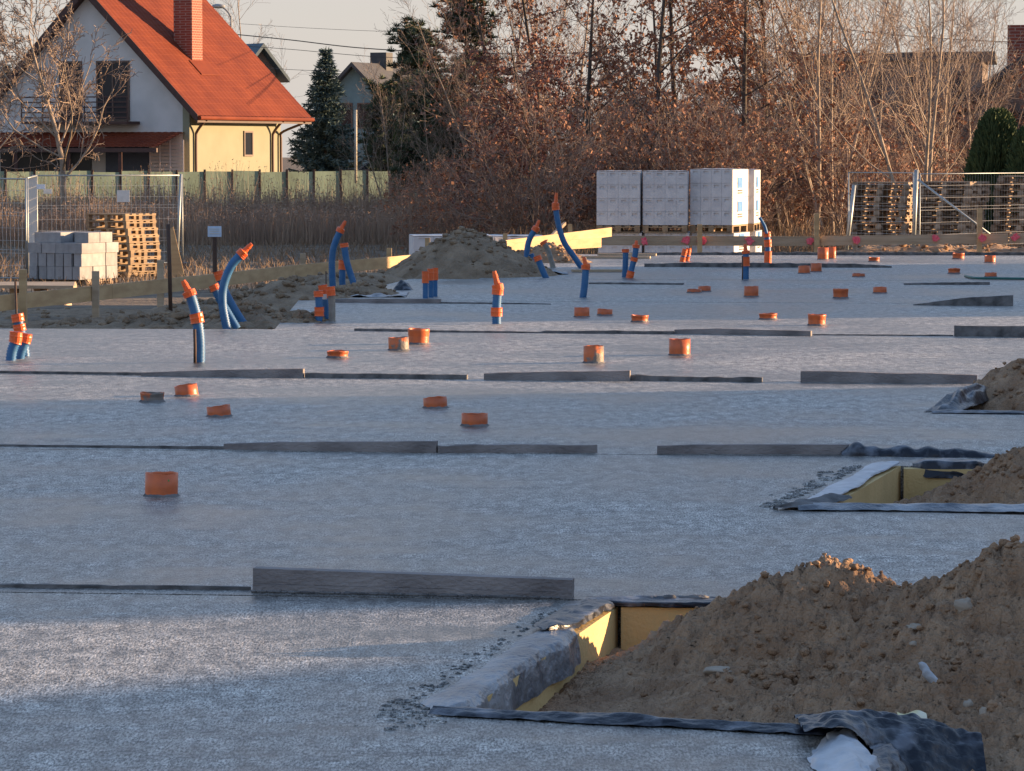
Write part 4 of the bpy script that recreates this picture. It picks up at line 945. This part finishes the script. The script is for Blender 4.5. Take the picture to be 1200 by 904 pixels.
# eave sits lower than wall top: keep walls below roof
def down(v, uo=.1):
    m = MB(); m.tube(catmull([hp(ove + .05, v - .1, EZ - ove - .03), hp(ove * .75, v - .05, EZ - ove - .16), hp(uo + .05, v, EZ - ove - .5), hp(uo, v, EZ - ove - .8), hp(uo, v, .5), hp(uo, v, -.5)], 24), .055, 8); obj('downpipe', m, PIPE, hs, smooth=True)
down(.35); down(Ln * .80 - .25); down(Ln - .15, -.5)
def window(parent, o, ax, w, h, nrm, frame=FRAME, glass=GLASS, mull=0, t=.07):
    """o: lower left corner, ax: horizontal unit vector, nrm outward"""
    Z = Vector((0, 0, 1)); f = MB()
    f.prism([o, o + ax * w, o + ax * w + Z * t, o + Z * t], nrm * .05); f.prism([o + Z * (h - t), o + ax * w + Z * (h - t), o + ax * w + Z * h, o + Z * h], nrm * .05)
    f.prism([o + Z * t, o + ax * t + Z * t, o + ax * t + Z * (h - t), o + Z * (h - t)], nrm * .05); f.prism([o + ax * (w - t) + Z * t, o + ax * w + Z * t, o + ax * w + Z * (h - t), o + ax * (w - t) + Z * (h - t)], nrm * .05)
    for i in range(mull):
        q = o + ax * (w * (i + 1) / (mull + 1) - t / 2); f.prism([q + Z * t, q + ax * t + Z * t, q + ax * t + Z * (h - t), q + Z * (h - t)], nrm * .045)
    wo = obj('window', f, frame, parent)
    p = MB(); p.prism([o + ax * .01 + Z * .01, o + ax * (w - .01) + Z * .01, o + ax * (w - .01) + Z * (h - .01), o + ax * .01 + Z * (h - .01)], nrm * .02); obj('pane', p, glass, wo)
    return wo
gn = -hv
for u0, w_, z0_, h_ in ((-5.85, 1.05, 2.75, 2.35), (-4.15, 1.5, 2.75, 2.35)): window(hs, hp(u0, -.002, z0_), hu, w_, h_, gn, mull=1 if w_ > 1.2 else 0)
window(hs, hp(.022, 4.35, 1.35), hv, .75, 1.02, hu, frame=FRAME)
window(hs, hp(-.598, Ln * .80 + .5, 2.1), hv, .6, .55, hu)
# balcony
bal = MB(); bal.prism([hp(-7.0, -1.0, 2.62), hp(-2.2, -1.0, 2.62), hp(-2.2, -.003, 2.62), hp(-7.0, -.003, 2.62)], (0, 0, .1)); bo = obj('balcony', bal, DWOOD, hs)
rl = MB()
for k in range(6): q = hp(-7.0 + 4.8 * k / 5, -.98, 2.72); rl.beam(q, q + Vector((0, 0, 1.0)), .05, .05)
for k in range(5): rl.beam(hp(-7, -.98, 2.87 + .2 * k), hp(-2.2, -.98, 2.87 + .2 * k), .045, .05)
obj('railing', rl, DWOOD, bo)
# pent roof over the terrace
pr = MB()
nr_ = 10
for r_ in range(nr_):
    for e_ in (0, 1):
        t = (r_ + e_) / nr_
        for k in range(120):
            u = -9.4 + 9.2 * k / 119; pr.v.append(hp(u, -.01 - 2.2 * t, 2.30 - .62 * t + (.0 if e_ == 0 else .035) + .018 * abs(math.sin(u * math.pi / .3))))
for r_ in range(nr_ * 2 - 1):
    for k in range(119): q = r_ * 120 + k; pr.f.append((q, q + 120, q + 121, q + 1))
tr = obj('terrace_roof', pr, TILE, hs)
m = MB(); m.beam(hp(-9.4, -2.16, 1.60), hp(-.2, -2.16, 1.60), .1, .16)
for u in (-9.2, -6.6, -4.2, -1.9): m.beam(hp(u, -2.05, -.55), hp(u, -2.05, 1.52), .14, .14)
obj('terrace_frame', m, DWOOD, tr)
m = MB(); m.prism([hp(-3.75, -.004, -.4), hp(-1.75, -.004, -.4), hp(-1.75, -.004, 1.95), hp(-3.75, -.004, 1.95)], gn * .03)
for k in range(16): m.beam(hp(-3.7, -.05, -.3 + .14 * k), hp(-1.8, -.05, -.3 + .14 * k), .03, .10)
obj('shutter', m, SHUT, hs)
m = MB()
for k in range(17): m.beam(hp(-1.6, -.25, -.4 + .14 * k), hp(-.12, -.25, -.4 + .14 * k), .02, .085)
for u in (-1.6, -1.15, -.7, -.12): m.beam(hp(u, -.28, -.5), hp(u, -.28, 2.0), .05, .05)
obj('louvre_screen', m, LOUV, hs)
m = MB(); m.prism([hp(-8.6, -.004, -.4), hp(-4.4, -.004, -.4), hp(-4.4, -.004, 1.95), hp(-8.6, -.004, 1.95)], gn * .03); obj('patio_door', m, GLASS, hs)
# ------------------------------------------------------------------ green fence in front of the house
def panel_fence(label, a, b, z0, h, sp, m, group=None):
    a = Vector(a); b = Vector(b); a.z = b.z = z0; L = (b - a).length; n = max(1, round(L / sp)); dr = (b - a).normalized(); nr = Vector((dr.y, -dr.x, 0))
    root = thing('panel_fence', label, 'fence', tuple(a), group)
    for i in range(n):
        p = a.lerp(b, i / n) + dr * .04; q = a.lerp(b, (i + 1) / n) - dr * .04; mb = MB()
        tz = h + random.uniform(-.03, .03)
        mb.prism([p, q, q + Vector((0, 0, tz)), p + Vector((0, 0, tz + random.uniform(-.02, .02)))], nr * -.04); obj('panel', mb, m, root)
    for i in range(n + 1):
        p = a.lerp(b, i / n); mb = MB(); mb.box(p + Vector((0, 0, h / 2 + .03)), (.075, .075, h + .06)); obj('post', mb, RUST, root)
    return root
panel_fence('pale green panel fence in front of the yellow house', D(-30, 0, 116), D(492, 0, 123), -.75, 1.62, 1.02, GREENF)
pole = MB(); pole.tube([D(417, 215, 118), D(417, 129, 118)], .045, 8); tag(obj('pole', pole, mat('pale_pole', (.5, .45, .36), .7), loc=tuple(D(417, 215, 118)), smooth=True), 'slim pale pole standing behind the green fence by the spruce', 'pole')
# ------------------------------------------------------------------ background houses
def gable_house(name, label, apex, wpx, d, rz, pitch, L, wallm, roofm, ez=None, z0=-.6, chimney=None, chm=None, win=False):
    ap = D(*apex, d); w = wpx / (F / d); root = thing(name, label, 'house', (ap.x, ap.y, z0))
    cu_, su_ = math.cos(rz), math.sin(rz); u = Vector((cu_, su_, 0)); v = Vector((-su_, cu_, 0)); O = Vector((ap.x, ap.y, 0))
    ez = ez if ez is not None else ap.z - w / 2 * pitch
    m = MB(); m.prism([O - u * w / 2 + Vector((0, 0, z0)), O + u * w / 2 + Vector((0, 0, z0)), O + u * w / 2 + Vector((0, 0, ez)), O + Vector((0, 0, ap.z - .1)), O - u * w / 2 + Vector((0, 0, ez))], v * L); wl = obj('wall', m, wallm, root)
    m = MB(); o_ = .5
    for sg in (1, -1):
        e = O + u * sg * (w / 2 + o_) - v * o_; t = O - v * o_
        m.prism([t + Vector((0, 0, ap.z)), e + Vector((0, 0, ez - o_ * pitch)), e + Vector((0, 0, ez - o_ * pitch - .2)), t + Vector((0, 0, ap.z - .22))], v * (L + 2 * o_))
    r_ = obj('roof', m, roofm, root)
    if chimney:
        q = D(*chimney, d + L * .4); m = MB(); m.box((q.x, q.y, q.z - 1.2), (.9, .9, 2.4), rz); obj('chimney', m, chm or BRICK, r_)
    if win:
        for k in (-1, 1):
            o = O + u * (k * w * .2 - .5) - v * .003 + Vector((0, 0, ez - 1.8)); window(root, o, u, 1.0, 1.3, -v)
    return root
gable_house('house', 'teal house with dark gable roof between spruce and pines', (416, 73), 72, 175, R(-20), 1.0, 9, TEAL, SLATE, chimney=(447, 62), chm=SLATE, win=True)
gable_house('house', 'house with dark blue roof peeping over the red roof', (303, 51), 46, 165, R(35), 1.15, 5, BROWNW, SLATEB, win=True)
gable_house('house', 'brown house with brick chimney cut by right frame edge', (1235, 38), 190, 102, R(-12), .75, 12, BROWNW, SLATE, chimney=(1199, 30), win=True)
# long brown building behind the trees
bd = 150.0; root = thing('apartment_building', 'long brown flat building behind the bare trees at right', 'building', tuple(D(1040, 200, bd)))
m = MB(); a = D(930, 200, bd + 4); b = D(1150, 200, bd); zt_ = D(1100, 70, bd).z
m.prism([Vector((a.x, a.y, -.6)), Vector((b.x, b.y, -.6)), Vector((b.x, b.y, zt_)), Vector((a.x, a.y, zt_))], (1.5, 9, 0)); obj('wall', m, BROWNW, root)
m = MB(); m.prism([Vector((a.x - .4, a.y - .4, zt_)), Vector((b.x + .5, b.y - .4, zt_)), Vector((b.x + 2, b.y + 9.5, zt_)), Vector((a.x + 1.1, a.y + 9.5, zt_))], (0, 0, .35)); obj('roof', m, SLATE, root)
dr = (Vector((b.x, b.y, 0)) - Vector((a.x, a.y, 0))).normalized()
for k in range(4):
    for z_ in (.8, 3.6): window(root, Vector((a.x, a.y, z_)) + dr * (1.2 + 2.0 * k) - Vector((0, .003, 0)), dr, 1.1, 1.4, Vector((dr.y, -dr.x, 0)))
# street lamp
lp = thing('street_lamp', 'street lamp with curved arm above the red roof', 'street lamp', tuple(D(271, 230, 150)))
m = MB(); m.tube(catmull([D(271, 230, 150), D(271, 120, 150), D(271, 30, 150), D(270, 19, 150), D(264, 11, 150), D(257, 7, 150)], 40), .042, 8); obj('pole', m, LAMPM, lp, smooth=True)
m = MB(); m.blob(D(256, 7.5, 150), .30, 1, (1, .5, .35), 12, 8, .05); obj('lamp_head', m, LAMPM, lp, smooth=True)
# wires
def wire(label, pts, d0, d1, r=.016):
    n = len(pts); P3 = [D(x, y, d0 + (d1 - d0) * i / (n - 1)) for i, (x, y) in enumerate(pts)]
    m = MB(); m.tube(catmull(P3, 40), r, 5); tag(obj('overhead_wire', m, WIREM, loc=tuple(P3[0]), smooth=True), label, 'wire', 'overhead wires')
wire('thick overhead wire running right from the street lamp', [(271, 40), (340, 47), (430, 57), (560, 63), (700, 62)], 150, 140, .022)
wire('upper thin overhead wire across the pale sky', [(280, 28), (360, 33), (450, 37), (520, 38)], 150, 140, .008)
wire('lower thin overhead wire behind the spruce', [(280, 54), (340, 58), (430, 66), (520, 70)], 150, 140, .012)
wire('lowest overhead wire near the teal house', [(318, 80), (345, 82), (400, 84)], 150, 145, .010)
wire('overhead wire crossing the sky at top right', [(950, 28), (1010, 37), (1100, 45), (1200, 50), (1300, 52)], 112, 112, .014)
# ------------------------------------------------------------------ cars
def car(label, px, d, z0, m, rz):
    c_ = D(px, 200, d); O = Vector((c_.x, c_.y, z0)); root = thing('parked_car', label, 'car', tuple(O), 'cars parked behind the green fence')
    M = Matrix.Rotation(rz, 3, 'Z')
    def q(x, y, z): return O + M @ Vector((x, y, z))
    side = [(-2.1, .3), (2.1, .3), (2.15, .7), (1.9, .88), (1.0, .98), (-1.95, 1.0), (-2.15, .75)]
    b = MB(); b.prism([q(x, -.85, z) for x, z in side], M @ Vector((0, 1.7, 0))); obj('body', b, m, root)
    cab = [(1.0, .98), (.35, 1.42), (-1.3, 1.46), (-1.95, 1.0)]
    b = MB(); b.prism([q(x, -.76, z) for x, z in cab], M @ Vector((0, 1.52, 0))); obj('windows', b, GLASS, root)
    b = MB(); b.prism([q(.3, -.74, 1.42), q(-1.25, -.74, 1.47), q(-1.25, -.74, 1.5), q(.3, -.74, 1.46)], M @ Vector((0, 1.48, 0))); obj('roof', b, m, root)
    for x in (-1.35, 1.35):
        for y in (-.8, .8):
            b = MB(); b.tube([q(x, y - .1, .32), q(x, y + .1, .32)], .32, 16); w_ = obj('wheel', b, TYRE, root)
    for y in (-.6, .6):
        b = MB(); b.box(q(2.13, y, .68), (.06, .3, .14), rz); obj('headlight', b, WHITE, root)
car('dark parked car behind the end of the green fence', 470, 135, -.35, CARD, R(5))
car('silver parked car half hidden behind the dark russet bushes', 515, 132, -.5, CARS, R(-65))
# ------------------------------------------------------------------ trees
def leafquad(mb, p, s, asp=.6):
    a = Vector((random.gauss(0, 1), random.gauss(0, 1), random.gauss(0, 1))).normalized(); b = a.cross(Vector((random.gauss(0, 1), random.gauss(0, 1), random.gauss(0, 1)))).normalized()
    i = len(mb.v); mb.v += [p - a * s * .5, p + b * s * asp * .5, p + a * s * .5, p - b * s * asp * .5]; mb.f.append((i, i + 1, i + 2, i + 3))
def grow(tk, tw, lf, p, d, L, r, lvl, maxl, par):
    n = (6, 5, 4, 3, 2)[min(lvl, 4)]; pts = [p.copy()]; q = p.copy(); dd = d.copy(); dirs = []
    wob = par['wob'] * (1 + .4 * lvl)
    for i in range(n):
        dd = (dd + Vector((random.gauss(0, wob), random.gauss(0, wob), random.gauss(0, wob) + par['up'][min(lvl, 4)]))).normalized()
        q = q + dd * (L / n); pts.append(q.copy()); dirs.append(dd.copy())
    e = max(par['rmin'], r * (.25 if lvl == 0 else .35)); rad = [max(par['rmin'], r + (e - r) * (i / n)) for i in range(n + 1)]
    (tk if lvl <= 1 else tw).tube(pts, rad, 8 if lvl == 0 else (5 if lvl == 1 else 3), caps=False)
    if lvl < maxl:
        cnt = par['n'][lvl]
        for k in range(cnt):
            t0 = par['start'] if lvl == 0 else .15
            t = t0 + (1 - t0) * ((k + random.random()) / cnt); f = t * n; i = min(int(f), n - 1)
            bp_ = pts[i].lerp(pts[i + 1], f - i); bd_ = dirs[i]
            ax = bd_.cross(Vector((random.gauss(0, 1), random.gauss(0, 1), random.gauss(0, .6)))).normalized()
            an = R(random.uniform(*par['ang'][min(lvl, len(par['ang']) - 1)]))
            nd = (bd_ * math.cos(an) + ax * math.sin(an)).normalized()
            ln = L * par['len'][lvl] * (1 - par['tap'][lvl] * t) * random.uniform(.7, 1.2)
            grow(tk, tw, lf, bp_, nd, ln, max(par['rmin'], rad[i] * par['rr'] * (1 - .3 * t)), lvl + 1, maxl, par)
    if lf is not None and lvl >= maxl - 1:
        for k in range(int(par['leaf'] * 1.5) if random.random() < par['ldens'] * .8 else 1 if par['ldens'] > .3 and random.random() < .5 else 0):
            if True:
                t = random.random() ** .6 * n; i = min(int(t), n - 1); b = pts[i].lerp(pts[i + 1], t - i)
                leafquad(lf, b + Vector((random.gauss(0, .04), random.gauss(0, .04), random.gauss(-.02, .04))), random.uniform(.06, .15), random.uniform(.45, .8))
def make_tree(name, label, cat, par, Ht, r, maxl, tm, wm, lm=None, stems=1, spreadang=0.0, group=None):
    root = thing(name, label, cat, (0, 0, 0), group); tk = MB(); tw = MB(); lf = MB() if lm else None
    for s_ in range(stems):
        a = 6.283 * s_ / max(1, stems) + random.uniform(-.5, .5); t = R(random.uniform(.4, 1.0) * spreadang) if stems > 1 else R(2)
        d = Vector((math.sin(t) * math.cos(a), math.sin(t) * math.sin(a), math.cos(t)))
        grow(tk, tw, lf, Vector((.12 * math.cos(a), .12 * math.sin(a), 0)) if stems > 1 else Vector((0, 0, 0)), d, Ht * random.uniform(.75, 1.05) if stems > 1 else Ht, r, 0, maxl, par)
    obj('trunk', tk, tm, root, smooth=True); c_ = obj('crown', tw, wm, root)
    if lf: obj('leaves', lf, lm, c_)
    return root
OAK = dict(wob=.07, up=(.05, .06, .02, 0, 0), rmin=.006, n=(20, 7, 5, 3), start=.12, ang=((45, 80), (30, 65), (30, 70), (30, 70)), len=(.42, .5, .5, .5), tap=(.55, .35, .3, .3), rr=.45, leaf=6, ldens=.5)
BARE = dict(wob=.05, up=(.03, .09, .06, .03, .02), rmin=.005, n=(16, 7, 5, 3), start=.2, ang=((25, 50), (25, 50), (25, 55), (25, 60)), len=(.45, .5, .5, .5), tap=(.5, .35, .3, .3), rr=.42, leaf=0, ldens=0)
SHR = dict(wob=.08, up=(.04, .06, .03, .02, 0), rmin=.0045, n=(9, 6, 4, 3), start=.1, ang=((20, 50), (25, 55), (25, 60), (25, 60)), len=(.5, .5, .5, .5), tap=(.4, .3, .3, .3), rr=.5, leaf=4, ldens=.12)
WAL = dict(wob=.07, up=(.02, .10, .05, .02, 0), rmin=.009, n=(15, 9, 6, 4), start=.2, ang=((35, 60), (25, 50), (25, 60), (30, 60)), len=(.8, .5, .45, .45), tap=(.5, .35, .3, .3), rr=.5, leaf=0, ldens=0)
DEAD = dict(OAK); DEAD.update(ldens=.6, leaf=7, start=.05, up=(.05, .0, -.02, 0, 0), n=(26, 7, 5, 3), ang=((60, 95), (30, 65), (30, 70), (30, 70)))
oaks = [make_tree('oak_tree', '', 'tree', OAK, 8.6, .085, 3, BARK, TWIG, LEAFB) for _ in range(3)]
russ = [make_tree('oak_tree', '', 'tree', DEAD, 6.8, .08, 3, BARK, TWIG, LEAFR) for _ in range(2)]
bares = [make_tree('bare_tree', '', 'tree', BARE, 9.0, .058, 3, BARKP, TWIGP, None, stems=k, spreadang=18) for k in (1, 3, 2)]
shrubs = [make_tree('bare_shrub', '', 'shrub', SHR, 3.4, .03, 3, TWIG, TWIGP if k else TWIG, LEAFB, stems=8, spreadang=38) for k in range(2)]
def put(src, px, d, sc, label, group, rz=None, z=None, scz=None):
    c_ = D(px, 200, d); zz = T(c_.x, d) if z is None else z
    rz = random.uniform(0, 6.28) if rz is None else rz
    key = src
    if not src.get('_used'):
        src['_used'] = 1; src.location = (c_.x, d, zz - .05); src.rotation_euler = (0, 0, rz); src.scale = (sc, sc, scz or sc); src['label'] = label; src['group'] = group; return src
    return dup(src, (c_.x, d, zz - .05), rz, sc, label, group, scz)
g1 = 'brown-leaved oaks behind the building site'
for i, (px, d, sc, k, lab) in enumerate([
  (640, 92, 1.0, 0, 'brown-leaved oak left of the white block pallets'), (678, 88, .95, 1, 'brown-leaved oak with dark low trunk just left of the white blocks'),
  (748, 86, 1.12, 2, 'tall oak with dark forked trunk directly above the gap between white blocks'), (806, 90, 1.1, 0, 'brown-leaved oak above the right white block pallet'),
  (868, 87, 1.05, 1, 'sunlit orange-brown oak rising right of the white blocks'), (915, 91, 1.12, 2, 'densely leaved oak left of the pale bare stems'),
  (775, 99, .95, 1, 'oak in the second row behind the tall forked one'), 
  (600, 99, .9, 2, 'oak in the second row above the russet bushes'), (895, 102, .95, 0, 'oak in the back row left of the bare stems')]):
    put(oaks[k], px, d, sc, lab, g1)
for i, (px, d, sc, k, lab) in enumerate([(585, 84, .72, 0, 'dark russet spreading oak behind the pointed sand pile'), (622, 82, .75, 1, 'dark russet low oak nearest the site at centre'), (575, 92, .62, 1, 'russet oak at the left end of the thicket'), (532, 94, .36, 0, 'small russet oak beside the silver car')]):
    put(russ[k], px, d, sc, lab, 'dark russet oaks at the left of the thicket')
g2_ = 'pale bare trees at the right'
for i, (px, d, sc, k, lab) in enumerate([
  (957, 84, 1.05, 0, 'pale bare tree with the straightest trunk left of the fence post'), (975, 86, .95, 1, 'pale bare tree with slanting stems above the left fence post'), (1000, 90, 1.0, 2, 'bare twin-stemmed tree behind the leaning pallet stack'),
  (1077, 80, .95, 1, 'bare tree with dark forked base above the fence joint'), (1100, 90, .9, 2, 'bare tree above the right pallet stack'),
  (1140, 96, .75, 1, 'bare tree beside the dark thuja'), (1175, 110, .7, 1, 'bare tree behind the thujas at right'), (930, 100, 1.15, 1, 'tall bare tree behind the densest oak')]):
    put(bares[k], px, d, sc, lab, g2_)
for i, (px, d, sc, k, lab) in enumerate([(590, 112, 1.05, 1, 'bare pale tree rising right of the pines'), (568, 98, .7, 2, 'bare pale tree in front of the right pine'), (515, 99, .5, 1, 'bare pale tree in front of the left pine'), (660, 112, 1.1, 1, 'bare tree behind the oaks left of the white blocks'), (460, 104, .5, 1, 'small bare tree in front of the teal house')]):
    put(bares[k], px, d, sc, lab, 'bare trees behind the oaks')
put(bares[0], 292, 190, 1.25, 'hazy bare tree far behind the street lamp', 'bare trees behind the oaks')
random.seed(21)
for i in range(50):
    px = random.uniform(470, 1145); d = random.uniform(79, 98); sc = random.uniform(.55, 1.0) if px > 620 else random.uniform(.3, .6)
    put(shrubs[i % 2], px, d, sc, 'brown bare-twigged shrub in the thicket under the trees', 'bare-twigged shrubs in the thicket')
for i in range(16):
    put(shrubs[i % 2], 620 + i * 36 + random.uniform(-15, 15), random.uniform(99, 108), random.uniform(.95, 1.35), 'tall brown bare shrub closing the back of the thicket', 'tall bare shrubs at the back of the thicket')
# walnut in front of the house
random.seed(5)
wal = make_tree('bare_tree', 'pale wide-branched bare tree in front of the grey gable', 'tree', WAL, 6.0, .11, 4, BARKP, TWIGP)
c_ = D(74, 200, 104); wal.location = (c_.x, 104, -.75)
wal2 = dup(wal, (D(-40, 200, 108).x, 108, -.8), 2.1, .9, 'bare tree cut by the left frame edge', None)
# conifers
def needle(mb, p, d, L, w):
    s = d.cross(Vector((random.gauss(0, 1), random.gauss(0, 1), random.gauss(0, 1)))).normalized() * w * .5; i = len(mb.v)
    mb.v += [p - s, p + s, p + d * L + s * .4, p + d * L - s * .4]; mb.f.append((i, i + 1, i + 2, i + 3))
def spruce(name, label, loc, Ht, R0, m, seed, dens=1.0, group=None):
    random.seed(seed); root = thing(name, label, 'tree', (0, 0, 0), group); tk = MB(); tk.tube([(0, 0, 0), (0, 0, Ht * .5), (0, 0, Ht)], [.16, .09, .015], 8, False); obj('trunk', tk, BARK, root)
    lf = MB(); z = .3
    while z < Ht - .05:
        fr = 1 - z / Ht; rr = R0 * fr ** .85 + .06; nb = int(6 + 8 * fr)
        for k in range(nb):
            a = random.uniform(0, 6.283); L = rr * random.uniform(.7, 1.12); dr = Vector((math.cos(a), math.sin(a), 0)); nseg = max(3, int(L / .11))
            for j in range(nseg):
                t = (j + .5) / nseg; p = Vector((0, 0, z)) + dr * L * t + Vector((0, 0, -.28 * L * t + .25 * L * t * t * t))
                for q in range(int(11 * dens)):
                    sd = (dr * random.uniform(.2, 1) + Vector((random.gauss(0, .6), random.gauss(0, .6), random.gauss(-.1, .35)))).normalized()
                    needle(lf, p, sd, random.uniform(.12, .28), random.uniform(.04, .075))
        z += .13 + .06 * fr
    obj('crown', lf, m, root); root.location = loc; return root
def pos(px, d): q = D(px, 200, d); return (q.x, d, T(q.x, d))
spruce('spruce_tree', 'blue-green spruce standing right of the yellow house', pos(382, 150), 6.6, 2.1, SPRUCE, 3)
spruce('spruce_tree', 'dark spruce top cut by the left frame edge', pos(8, 165), 6.2, 1.2, SPRUCE, 4, .7)
def pine(name, label, loc, Ht, seed, group=None):
    random.seed(seed); root = thing(name, label, 'tree', (0, 0, 0), group); tk = MB(); tw = MB(); tk.tube([(0, 0, 0), (.1, 0, Ht * .4), (0, .1, Ht)], [.15, .10, .03], 8, False); lf = MB()
    for k in range(70):
        z = Ht * random.uniform(.22, 1.0); a = random.uniform(0, 6.283); L = (1 - .62 * z / Ht) * random.uniform(.8, 1.75); dr = Vector((math.cos(a), math.sin(a), random.uniform(.15, .6))); p1 = Vector((0, 0, z)) + dr * L
        tk.tube([(0, 0, z), p1], [.035, .012], 4, False)
        for j in range(9):
            c_ = Vector((0, 0, z)) + dr * L * random.uniform(.35, 1.05) + Vector((random.gauss(0, .2), random.gauss(0, .2), random.gauss(0, .12)))
            for q in range(44):
                sd = Vector((random.gauss(0, 1), random.gauss(0, 1), abs(random.gauss(.3, .8)))).normalized(); needle(lf, c_, sd, random.uniform(.12, .26), .045)
    obj('trunk', tk, BARK, root); obj('crown', lf, PINE, root); root.location = loc; return root
pine('pine_tree', 'tall dark pine reaching the top of the frame', pos(545, 101), 7.3, 11, 'dark pines behind the green fence')
pine('pine_tree', 'dark pine left of the taller one', pos(492, 126), 6.5, 12, 'dark pines behind the green fence')
pine('pine_tree', 'dense low pine beside the teal house', pos(458, 128), 4.4, 13, 'dark pines behind the green fence')
pine('pine_tree', 'short dark pine under the tall one', pos(515, 104), 4.3, 14, 'dark pines behind the green fence')
def thuja(label, loc, Ht, R0, seed, group='columnar thujas'):
    random.seed(seed); root = thing('thuja', label, 'tree', (0, 0, 0), group); tk = MB(); tk.tube([(0, 0, 0), (0, 0, Ht * .9)], [.06, .02], 6, False); obj('trunk', tk, BARK, root); lf = MB()
    for i in range(16000):
        z = Ht * random.random() ** .9; a = random.uniform(0, 6.283); f = z / Ht; prof = R0 * math.sqrt(max(0, 1 - f ** 3)) * (.75 + .25 * min(1, f * 4)) * (1 + .18 * noise.noise(Vector((math.cos(a) * 1.6, math.sin(a) * 1.6, z * 1.4 + seed))))
        r_ = prof * random.uniform(.72, 1.05); p = Vector((r_ * math.cos(a), r_ * math.sin(a), z)); d = Vector((math.cos(a) * .5, math.sin(a) * .5, 1.0 + random.gauss(0, .3))).normalized(); needle(lf, p, d, random.uniform(.10, .22), random.uniform(.04, .08))
    obj('crown', lf, THUJA, root); root.location = loc; return root
thuja('tall dark thuja left of its neighbour at right frame edge', pos(1168, 78), 3.3, .66, 31)
thuja('dark thuja cut by the right frame edge', pos(1206, 77), 2.9, .52, 32)
thuja('slim dark thuja in front of the pines', pos(471, 116), 3.1, .30, 33)
# ------------------------------------------------------------------ dry reeds and grass
random.seed(9)
def blades(name, label, cat, n, area, hrange, w, m, lean=.12, dens=None, plume=False, z=None):
    mb = MB(); x0, x1, y0, y1 = area; c = 0
    while c < n:
        y = random.uniform(y0, y1); x = random.uniform(x0, x1) * y
        if dens and random.random() > dens(x, y): continue
        c += 1
        g0 = T(x, y); h = random.uniform(*hrange) * (.8 + .5 * noise.noise(Vector((x * .5, y * .5, 3)))); a = random.uniform(0, 3.14); dx, dy = math.cos(a) * w / 2, math.sin(a) * w / 2
        lx, ly = random.gauss(0, lean) * h, random.gauss(0, lean) * h; i = len(mb.v)
        mb.v += [Vector((x - dx, y - dy, g0)), Vector((x + dx, y + dy, g0)), Vector((x + lx * .4 + dx * .8, y + ly * .4 + dy * .8, g0 + h * .6)), Vector((x + lx * .4 - dx * .8, y + ly * .4 - dy * .8, g0 + h * .6)), Vector((x + lx + dx * .3, y + ly + dy * .3, g0 + h)), Vector((x + lx - dx * .3, y + ly - dy * .3, g0 + h))]
        mb.f += [(i, i + 1, i + 2, i + 3), (i + 3, i + 2, i + 4, i + 5)]
        if plume: leafquad(mb, Vector((x + lx, y + ly, g0 + h)), random.uniform(.05, .11), .3)
    return tag(obj(name, mb, m), label, cat, kind='stuff')
blades('dry_reeds', 'tall dry brown reeds between the site fence and the green fence', 'reeds', 26000, (-.165, .0, 90, 108), (.75, 1.25), .016, REED, .10, plume=True)
blades('tall_weeds', 'sparse tall dry weeds standing up against the green fence', 'weeds', 2200, (-.165, -.03, 104, 112), (1.1, 1.9), .013, REED, .12, plume=True)
blades('tall_grass', 'dry tan grass under the thicket of trees', 'grass', 16000, (-.02, .165, 76, 96), (.35, 1.0), .014, STRAW, .25)
blades('dead_grass', 'short dead grass on the rough ground before the reeds', 'grass', 24000, (-.18, .17, 60, 92), (.06, .28), .016, STRAW, .5)
# ------------------------------------------------------------------ houses out of frame on the right, which shade the slab
CU = Vector((.978, .208, 0)); CV = Vector((-.208, .978, 0))
def site_house(label, x0, y0, wid, ln, ez, rz):
    """front corner at (x0, y0); its short walls run along the line of the low sun"""
    O = Vector((x0, y0, 0)); root = thing('neighbour_house', label, 'house', (x0, y0, -.4), 'houses right of the building site')
    def q(u, v, z): return O + CU * u + CV * v + Vector((0, 0, z))
    m = MB(); m.prism([q(0, 0, -.4), q(wid, 0, -.4), q(wid, 0, ez), q(wid / 2, 0, rz - .1), q(0, 0, ez)], CV * ln); obj('wall', m, STUCCO, root)
    m = MB()
    for sg in (1, -1):
        e = wid / 2 + sg * (wid / 2 + .5); ze = ez - .5 * (rz - ez) / (wid / 2)
        m.prism([q(wid / 2, -.12, rz + .02), q(e, -.12, ze + .02), q(e, -.12, ze - .14), q(wid / 2, -.12, rz - .16)], CV * (ln + .24))
    obj('roof', m, TILE, root)
    for k in range(3): window(root, q(-.002, ln * (k + .5) / 3 + .5, 1.0), -CV, 1.0, 1.2, -CU)
site_house('pale house outside the frame beside the near slabs', 16, 15.62, 8, 10.4, 4.4, 8.0)
site_house('pale house outside the frame beside the far slabs', 16, 35.9, 8, 14.6, 4.6, 8.4)
sh_ = thing('shadow_shed', 'unseen low shed with sloping roof, added to cast the slanted shade edge', 'shed', (17.2, 10, -.1))  # unseen, added and shaped so its roof throws the slanted shade on the slab
m = MB(); m.prism([Vector((16, 15.0, -.3)), Vector((16, 15.0, 2.20)), Vector((16, 13.1, 2.86)), Vector((16, 9.5, 4.2)), Vector((16, 1.0, 4.2)), Vector((16, 1.0, -.3))], CU * 3.2); obj('wall', m, WOODG, sh_)
m = MB(); m.prism([Vector((16, 15.1, 2.18)), Vector((16, 9.5, 4.21)), Vector((16, .8, 4.21)), Vector((16, .8, 4.28)), Vector((16, 9.52, 4.28)), Vector((16, 15.1, 2.25))], CU * 3.3); obj('roof', m, SLATE, sh_)
# clean helper properties
for o in bpy.data.objects:
    for k in ('_o', '_used'):
        if k in o: del o[k]
    if o.get('label') == '': del o['label']
